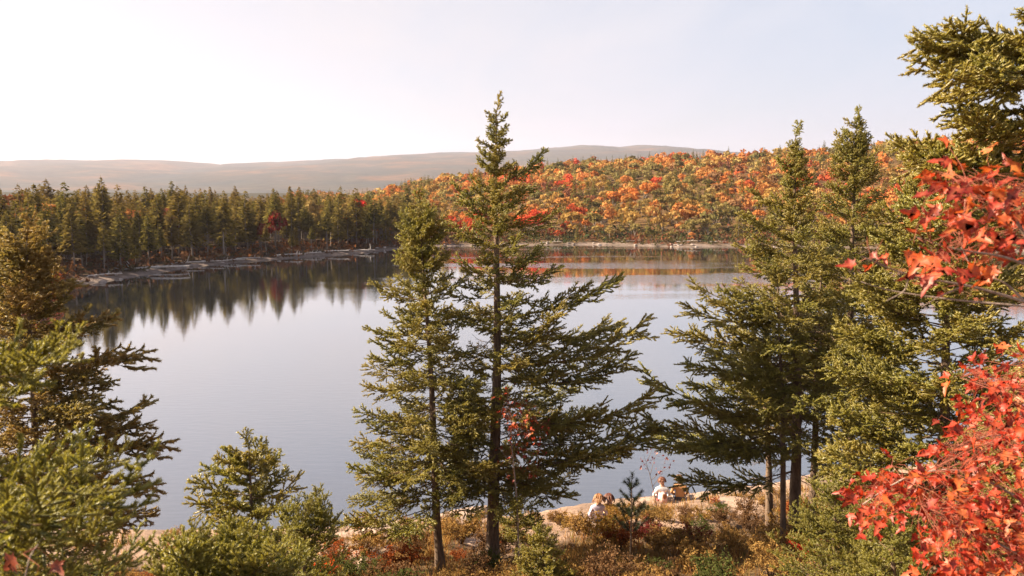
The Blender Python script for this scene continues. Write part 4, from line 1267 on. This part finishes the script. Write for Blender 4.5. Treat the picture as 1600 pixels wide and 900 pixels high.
LEAF_D = []
for k in range(3):
    m_ = LEAF[k].copy(); m_.materials.clear(); m_.materials.append(M['dark_leaf']); LEAF_D.append(m_)
def inpoly(u, v, poly):
    c = False; n = len(poly)
    for i in range(n):
        a, b = poly[i], poly[(i + 1) % n]
        if (a[1] > v) != (b[1] > v) and u < a[0] + (v - a[1]) * (b[0] - a[0]) / (b[1] - a[1]): c = not c
    return c

def maple(label, foot, limbs, clusters, name='red_maple', leaves=None):
    """foot: world x, y. limbs: world polylines (start radius). clusters: list of leaf positions with sizes"""
    z = gz(*foot) - .05
    f = np.array((foot[0], foot[1], z))
    root = tag(empty(name, f), label, 'tree')
    nodes = []
    def curve(pts, r0, r1, nm):
        pts = np.array(pts) - f
        t = np.linspace(0, len(pts) - 1, 4 * len(pts))
        sm = np.stack([np.interp(t, np.arange(len(pts)), pts[:, k]) for k in range(3)], 1)
        for _ in range(3): sm[1:-1] = (sm[:-2] + sm[1:-1] * 2 + sm[2:]) / 4
        V, Q = tube(sm, np.linspace(r0, r1, len(sm)), 6)
        place(nm, mesh_np('maple_' + nm, V, [Q], M['maple_bark'], None, True), root)
        if nm != 'trunk': nodes.extend(list(sm[len(sm) // 5:]))
    for pts, r0, r1, nm in limbs: curve(pts, r0, r1, nm)
    rg = np.random.default_rng(len(clusters))
    clusters = sorted(clusters, key=lambda c: -c[1])
    extra = Buf()
    twig = Buf()
    N = np.array(nodes)
    for i, (p, s) in enumerate(clusters):
        p = np.array(p) - f
        k = np.argsort(((N - p) ** 2).sum(1))[rg.integers(0, 4)]
        q = N[k]
        mid = (p + q) / 2 + rg.normal(0, .02, 3) + np.array((0, 0, .02))
        V, Q = tube(np.array([q, mid, p]), (.0018, .0014, .001), 4); twig.add(V, Q, 0)
        out = unit(unit(p - q) * .5 + np.array((-.35, -.2, -.5)) + rg.normal(0, .5, 3))
        up = unit(np.array((-.35, -.5, .5)) + rg.normal(0, .65, 3))
        yv = unit(np.cross(up, out)); zv = np.cross(out, yv)
        m = Matrix((out, yv, zv)).transposed()
        me = (leaves or LEAF)[rg.integers(len(leaves or LEAF))]
        if i < 300:
            o = place('leaf', me, root, p + out * s * .5, m.to_euler(), (s, s * rg.uniform(.62, 1.1), s))
        else:
            V = np.array([v.co[:] for v in me.vertices]) * s
            extra.add(V @ np.array(m).T + p + out * s * .5, np.array([pl.vertices[:] for pl in me.polygons]), 0, 0.0)
    place('twig', twig.mesh('maple_twigs', [M['stalk']]), root)['kind'] = 'stuff'
    if extra.n:
        o = place('leaf', extra.mesh('maple_leaves', [M['maple']]), root); o['kind'] = 'stuff'
    return root
def in_region(poly, n, Y, dy, smin, smax, rg, clump=3):
    us = [p[0] for p in poly]; vs = [p[1] for p in poly]; res = []
    while len(res) < n:
        u, v = rg.uniform(min(us), max(us)), rg.uniform(min(vs), max(vs))
        if not inpoly(u, v, poly): continue
        y = Y + rg.uniform(-dy, dy)
        c = at(u, v, y)
        for k in range(rg.integers(2, clump + 2)):
            res.append((c + rg.normal(0, .035, 3) * (Y / 3.2), rg.uniform(smin, smax)))
    return res[:n]
rgm = np.random.default_rng(88)
U = in_region([(1470, 270), (1540, 262), (1640, 275), (1660, 390), (1580, 380), (1500, 425), (1470, 405), (1500, 350), (1440, 320)], 140, 3.25, .30, .050, .105, rgm, 2) + in_region([(1420, 360), (1475, 355), (1500, 400), (1480, 420), (1420, 385)], 12, 3.2, .15, .07, .10, rgm, 2)
U += [(at(1355, 388, 3.2), .05), (at(1352, 405, 3.25), .075), (at(1385, 392, 3.2), .055), (at(1362, 418, 3.2), .045), (at(1480, 452, 3.3), .04), (at(1550, 425, 3.2), .05)]
A3 = lambda *p: [at(*q) for q in p]
maple('red maple twigs at the right edge, upper spray of large leaves before spruces', (2.75, 3.4),
      [([(2.75, 3.4, gz(2.75, 3.4) - .05), at(1800, 700, 3.4), at(1720, 520, 3.35)], .028, .016, 'trunk'), (A3((1720, 520, 3.35), (1640, 430, 3.3), (1580, 330, 3.25), (1500, 290, 3.2)), .012, .003, 'branch'),
       (A3((1720, 520, 3.35), (1600, 470, 3.3), (1510, 445, 3.25), (1420, 432, 3.2), (1345, 400, 3.2)), .009, .002, 'branch'), (A3((1640, 430, 3.3), (1570, 400, 3.2), (1490, 390, 3.15), (1430, 370, 3.2)), .007, .002, 'branch'),
       (A3((1700, 490, 3.3), (1600, 478, 3.15), (1500, 470, 3.2), (1390, 455, 3.25), (1345, 440, 3.3)), .006, .0015, 'branch'), (A3((1600, 470, 3.3), (1570, 440, 3.25), (1520, 425, 3.3), (1500, 380, 3.3)), .005, .0015, 'branch'), (A3((1660, 460, 3.35), (1640, 360, 3.4), (1610, 300, 3.4)), .006, .002, 'branch'),
       (A3((1510, 445, 3.25), (1470, 462, 3.2), (1440, 480, 3.2)), .004, .0012, 'branch'), (A3((1420, 432, 3.2), (1415, 455, 3.2), (1385, 470, 3.2)), .003, .001, 'branch')], U)
Lw = in_region([(1610, 548), (1570, 560), (1500, 590), (1530, 620), (1495, 650), (1480, 690), (1430, 720), (1405, 700), (1340, 770), (1348, 826), (1400, 800), (1440, 830), (1450, 850), (1440, 905), (1480, 940), (1640, 940), (1640, 560)], 800, 4.5, .65, .045, .100, rgm, 3)
maple('red maple crowding the lower right corner with vivid scarlet orange leaves', (3.9, 4.9),
      [([(3.9, 4.9, gz(3.9, 4.9) - .05), at(1790, 1050, 4.8), at(1720, 960, 4.6)], .03, .018, 'trunk'), (A3((1720, 960, 4.6), (1650, 850, 4.6), (1600, 780, 4.5), (1500, 730, 4.4), (1420, 740, 4.4), (1345, 790, 4.4)), .012, .003, 'branch'),
       (A3((1720, 960, 4.6), (1670, 800, 4.7), (1620, 680, 4.7), (1570, 610, 4.6), (1500, 590, 4.6)), .011, .003, 'branch'), (A3((1720, 960, 4.6), (1600, 870, 4.4), (1520, 830, 4.3), (1440, 790, 4.3)), .009, .002, 'branch'), (A3((1720, 960, 4.6), (1600, 920, 4.5), (1480, 900, 4.4)), .008, .002, 'branch'),
       (A3((1620, 680, 4.7), (1540, 680, 4.6), (1490, 700, 4.5)), .005, .002, 'branch'), (A3((1650, 850, 4.6), (1560, 800, 4.8), (1480, 780, 4.8), (1400, 760, 4.7)), .006, .002, 'branch'), (A3((1670, 800, 4.7), (1640, 640, 4.8), (1600, 560, 4.8)), .007, .002, 'branch')], Lw)
Bk = in_region([(790, 600), (800, 640), (850, 655), (856, 668), (840, 680), (800, 672), (785, 655)], 90, 16.9, .4, .085, .125, rgm, 3) + in_region([(770, 690), (800, 680), (830, 700), (840, 740), (800, 720)], 40, 16.9, .4, .085, .125, rgm, 3)
x0 = at(812, 860, 16.9)[0]
maple('red maple sapling glowing between the boughs beside the tallest spruce trunk', (x0, 16.9),
      [([(x0, 16.9, gz(x0, 16.9) - .05), at(808, 780, 16.9), at(800, 700, 16.9)], .025, .014, 'trunk'), (A3((800, 700, 16.9), (790, 650, 16.9), (795, 605, 16.9)), .01, .003, 'branch'), (A3((800, 700, 16.9), (820, 665, 20.1), (855, 662, 16.9)), .009, .003, 'branch'), (A3((805, 760, 16.9), (825, 730, 20.1), (838, 738, 16.9)), .008, .003, 'branch'), (A3((803, 730, 16.9), (780, 700, 16.9)), .007, .003, 'branch')], Bk)
Nl = [(at(40, 862, 2.6), .075), (at(62, 885, 2.55), .085), (at(75, 868, 2.7), .06)]
maple('blurred red maple seedling in the bottom left corner, shade painted into its leaves', (-1.25, 2.6),
      [([(-1.25, 2.6, gz(-1.25, 2.6) - .03), at(30, 960, 2.6)], .006, .004, 'trunk'), (A3((30, 960, 2.6), (45, 870, 2.6), (60, 850, 2.62)), .003, .0015, 'branch')], Nl, leaves=LEAF_D)  # darker leaf copies: the shade on this seedling is put into the leaf colour

# sparse sapling with dark leaves beside the seated pair
def dark_sapling():
    Y = 24.2
    x = at(1028, 800, Y)[0]; z = gz(x, Y) - .05; f = np.array((x, Y, z))
    root = tag(empty('bare_sapling', f), 'nearly bare sapling with a few dark red leaves behind the white shirted person', 'sapling')
    rg = np.random.default_rng(6)
    V, Q = tube(np.array([(0, 0, 0)] + [at(u, v, Y) - f for u, v in ((1022, 770), (1015, 740), (1006, 712))]), (.016, .013, .009, .004), 5)
    place('trunk', mesh_np('sapling_trunk', V, [Q], M['bark'], None, True), root)
    for u0, v0, u1, v1 in ((1020, 760, 1040, 715), (1016, 742, 1030, 700), (1013, 735, 1000, 720), (1018, 750, 1048, 730), (1010, 722, 1022, 694)):
        a, b = at(u0, v0, Y) - f, at(u1, v1, Y + rg.normal(0, .3)) - f
        V, Q = tube(np.array([a, (a + b) / 2 + rg.normal(0, .04, 3), b]), (.008, .005, .002), 4)
        place('branch', mesh_np('sapling_branch', V, [Q], M['bark'], None, True), root)
        for k in range(7):
            p = a + (b - a) * rg.uniform(.3, 1.05) + rg.normal(0, .08, 3)
            me = LEAF_D[rg.integers(3)]
            place('leaf', me, root, p, tuple(rg.random(3) * 6), .085)
dark_sapling()

# ------------------------------------------------------------------ people
SKIN = plain('skin', (0.42, 0.25, 0.18), .5, .05)
def person(label, loc, face, mats, pose, hair_len=0.0, hair_col=(0.20, 0.065, 0.02), cap=False, tilt=0.0):
    """a seated figure seen from behind: one skinned body with clothing regions, hair as a child. face: heading in radians (0 = facing +Y)"""
    verts, rad, edges, reg = [], [], [], []
    def v(x, y, z, r, g, parent=None):
        verts.append((x, y, z)); rad.append(r); reg.append(g)
        if parent is not None: edges.append((parent, len(verts) - 1))
        return len(verts) - 1
    top, legs, shoe = 0, 1, 2
    p = v(0, 0, .11, .155, legs)
    w = v(0, .02, .26, .145, top, p); c = v(0, .05, .42, .165, top, w); s = v(0, .07, .54, .13, top, c)
    n = v(0, .08, .62, .058, 3, s); h0 = v(tilt * .3, .10, .70, .085, 3, n); h1 = v(tilt, .11, .79, .098, 3, h0); h2 = v(tilt * 1.2, .11, .86, .07, 3, h1)
    for sg in (-1, 1):
        sh = v(sg * .17, .06, .52, .072, top, s); el = v(sg * .27, .02 + .1 * pose, .29, .05, top, sh); wr = v(sg * .20, .24, .20, .034, top, el)
        hd = v(sg * .15, .31, .20, .034, 3, wr)
        for q in range(4):
            a = v(sg * .15 + (q - 1.5) * .021, .355, .20 - .004 * q, .0095, 3, hd); v(sg * .15 + (q - 1.5) * .023, .39 - .006 * abs(q - 1.5), .18, .0085, 3, a)
        t1 = v(sg * .112, .325, .20, .011, 3, hd); v(sg * .10, .352, .19, .009, 3, t1)
        hp = v(sg * .10, .05, .10, .10, legs, p); kn = v(sg * .16, .43, .30 if pose else .22, .068, legs, hp); an = v(sg * .14, .60, -.02, .045, legs, kn)
        hl = v(sg * .14, .60, -.06, .042, shoe, an); v(sg * .15, .76, -.07, .035, shoe, hl)
    me = bpy.data.meshes.new('person_body')
    me.from_pydata(verts, edges, [])
    o = bpy.data.objects.new('person', me)
    COL.objects.link(o)
    sk = o.modifiers.new('skin', 'SKIN'); sk.use_smooth_shade = True
    me.skin_vertices[0].data[0].use_root = True
    for i, r in enumerate(rad): me.skin_vertices[0].data[i].radius = (r, r * (.72 if reg[i] == top and r > .1 else .95))
    sb = o.modifiers.new('subsurf', 'SUBSURF'); sb.levels = 2; sb.render_levels = 2
    dg = bpy.context.evaluated_depsgraph_get()
    nm = bpy.data.meshes.new_from_object(o.evaluated_get(dg))
    for m in mats: nm.materials.append(m)
    # clothing by nearest bone
    E = [(np.array(verts[a]), np.array(verts[b]), reg[b] if reg[a] == reg[b] else (reg[a], reg[b])) for a, b in edges]
    for pl in nm.polygons:
        q = np.array(pl.center); best = (9e9, 0)
        for a, b, g in E:
            ab = b - a; t = min(1, max(0, (q - a) @ ab / (ab @ ab)))
            d = np.linalg.norm(q - a - ab * t)
            gg = g if not isinstance(g, tuple) else (g[0] if t < .55 else g[1])
            if d < best[0]: best = (d, gg)
        pl.material_index = best[1]; pl.use_smooth = True
    bpy.data.objects.remove(o)
    o = place('person', nm, None, loc, (0, 0, face))
    tag(o, label, 'person')
    # hair: a cap of locks over the back and top of the head
    rg = np.random.default_rng(int(abs(hash(label)) % 1000) if False else len(label))
    B = Buf()
    hc = np.array((tilt, .105, .80))
    for k in range(150):
        th = rg.uniform(0, 6.283); ph = rg.uniform(0, 1.75)
        d = np.array((math.sin(ph) * math.cos(th), math.sin(ph) * math.sin(th) , math.cos(ph)))
        if d[1] > .55 and d[2] < .55: continue
        a = hc + d * np.array((.098, .108, .108))
        dn = unit(np.array((d[0] * .5, d[1] * .5 - .2, -.9)))
        l = .05 + hair_len * rg.uniform(.6, 1)
        mid = a + (d * .4 + dn * .6) * l * .5; e = mid + dn * l * .6
        V, Q = tube(np.array([hc + d * .07, a, mid, e]), (.016, .02, .016, .003), 5); B.add(V, Q, 0)
    hm = plain('hair', hair_col, .5, .25, 60)
    place('hair', B.mesh('hair', [hm], True), o)
    # ears, nose
    F = Buf()
    for sg in (-1, 1):
        V, Q = tube(np.array([(tilt + sg * .088, .11, .76), (tilt + sg * .105, .10, .785), (tilt + sg * .096, .105, .81)]), (.006, .014, .006), 6); F.add(V, Q, 0)
    V, Q = tube(np.array([(tilt, .195, .815), (tilt, .222, .775), (tilt, .20, .765)]), (.008, .014, .008), 6); F.add(V, Q, 0)
    place('ears_and_nose', F.mesh('ears_and_nose', [SKIN], True), o)
    E2 = Buf()
    for sg in (-1, 1):
        V, Q = tube(np.array([(tilt + sg * .035 - .012, .196, .805), (tilt + sg * .035, .204, .806), (tilt + sg * .035 + .012, .196, .805)]), (.004, .008, .004), 6); E2.add(V, Q, 0)
    V, Q = tube(np.array([(tilt - .025, .192, .735), (tilt, .205, .733), (tilt + .025, .192, .735)]), (.003, .007, .003), 6); E2.add(V, Q, 0)
    place('eyes_and_mouth', E2.mesh('eyes_and_mouth', [plain('eyes_and_mouth', (.16, .05, .04))], True), o)
    return o
def seat(u, v, Y, up=.0):
    x = at(u, v, Y)[0]
    return (x, Y, gz(x, Y) + up)
WHITE = plain('white_shirt', (0.64, 0.62, 0.62)); JEANS = plain('dark_jeans', (0.035, 0.045, 0.075)); SHOE = plain('shoe', (0.5, 0.48, 0.45)); TAN = plain('tan_vest', (0.40, 0.20, 0.08)); LAV = plain('lavender_top', (0.50, 0.42, 0.52)); MUST = plain('mustard_top', (0.55, 0.32, 0.06)); MAR = plain('maroon_trousers', (.18, .04, .04))
p1 = seat(1035, 785, 25.2, -.04)
person('person in a white shirt with auburn hair sitting on the rocks, seen from behind', p1, R(4), [WHITE, MAR, SHOE, SKIN], 1, .03, (0.13, 0.040, 0.014))
p2 = seat(1062, 785, 25.3, -.04)
person('person in a tan top sitting right of the white shirted one, seen from behind', p2, R(-6), [TAN, JEANS, SHOE, SKIN], 1, .06, (0.15, 0.075, 0.035), tilt=-.02)
p3 = seat(935, 820, 22.7, -.02)
person('person with ginger hair in a pale lavender top, half hidden by shrubs', p3, R(10), [LAV, JEANS, SHOE, SKIN], 0, .14, (0.26, 0.11, 0.035), tilt=.03)
p4 = seat(952, 820, 22.8, -.04)
person('person with auburn hair in a mustard top, half hidden by shrubs', p4, R(-12), [MUST, JEANS, SHOE, SKIN], 0, .12, (0.12, 0.036, 0.016), tilt=-.03)

def backpack():
    import bmesh
    bm = bmesh.new()
    bmesh.ops.create_cube(bm, size=1)
    for vv in bm.verts: vv.co = (vv.co.x * .28, vv.co.y * .14, vv.co.z * .40)
    for vv in bm.verts:
        if vv.co.z > 0: vv.co.x *= .78; vv.co.y *= .7
    bmesh.ops.bevel(bm, geom=bm.edges[:], offset=.045, segments=3, affect='EDGES')
    me = bpy.data.meshes.new('backpack_body'); bm.to_mesh(me); bm.free()
    pk = plain('pale_pink_canvas', (0.55, 0.36, 0.33), .8); br = plain('brown_leather', (0.30, 0.12, 0.05), .6)
    me.materials.append(pk)
    for p in me.polygons: p.use_smooth = True
    root = tag(empty('backpack', (p1[0] + .015, p1[1] - .155, p1[2] + .04)), 'pale pink backpack with a brown pocket worn over the white shirt', 'backpack')
    root.rotation_euler = (R(-8), 0, R(4))
    place('body', me, root, (0, 0, .24))
    bm = bmesh.new(); bmesh.ops.create_cube(bm, size=1)
    for vv in bm.verts: vv.co = (vv.co.x * .13, vv.co.y * .05, vv.co.z * .16)
    bmesh.ops.bevel(bm, geom=bm.edges[:], offset=.02, segments=2, affect='EDGES')
    me = bpy.data.meshes.new('backpack_pocket'); bm.to_mesh(me); bm.free(); me.materials.append(br)
    place('pocket', me, root, (.01, -.075, .30))
    for sg in (-1, 1):
        V, Q = tube(np.array([(sg * .09, .03, .42), (sg * .11, .14, .50), (sg * .12, .24, .44), (sg * .12, .20, .2), (sg * .11, .04, .08)]), [.014] * 5, 6)
        place('strap', mesh_np('backpack_strap', V, [Q], br, None, True), root)
backpack()

# ------------------------------------------------------------------ haze
def haze():
    m = bpy.data.materials.new('haze'); m.use_nodes = True
    nt = m.node_tree; nt.nodes.clear()
    out = nt.nodes.new('ShaderNodeOutputMaterial')
    v = nt.nodes.new('ShaderNodeVolumePrincipled')
    v.inputs['Color'].default_value = (0.86, 0.83, 1.0, 1)
    v.inputs['Density'].default_value = 0.00009
    v.inputs['Anisotropy'].default_value = 0.3
    nt.links.new(v.outputs[0], out.inputs['Volume'])
    x, y0, y1, z0, z1 = 11000, -11000, 11000, -5.5, 760
    V = np.array([(-x, y0, z0), (x, y0, z0), (x, y1, z0), (-x, y1, z0), (-x, y0, z1), (x, y0, z1), (x, y1, z1), (-x, y1, z1)], float)
    Q = np.array([(0, 3, 2, 1), (4, 5, 6, 7), (0, 1, 5, 4), (1, 2, 6, 5), (2, 3, 7, 6), (3, 0, 4, 7)])
    o = place('haze', mesh_np('haze', V, [Q], [m]))
    tag(o, 'thin pinkish autumn haze in the air over the lake', 'haze', kind='stuff')
haze()
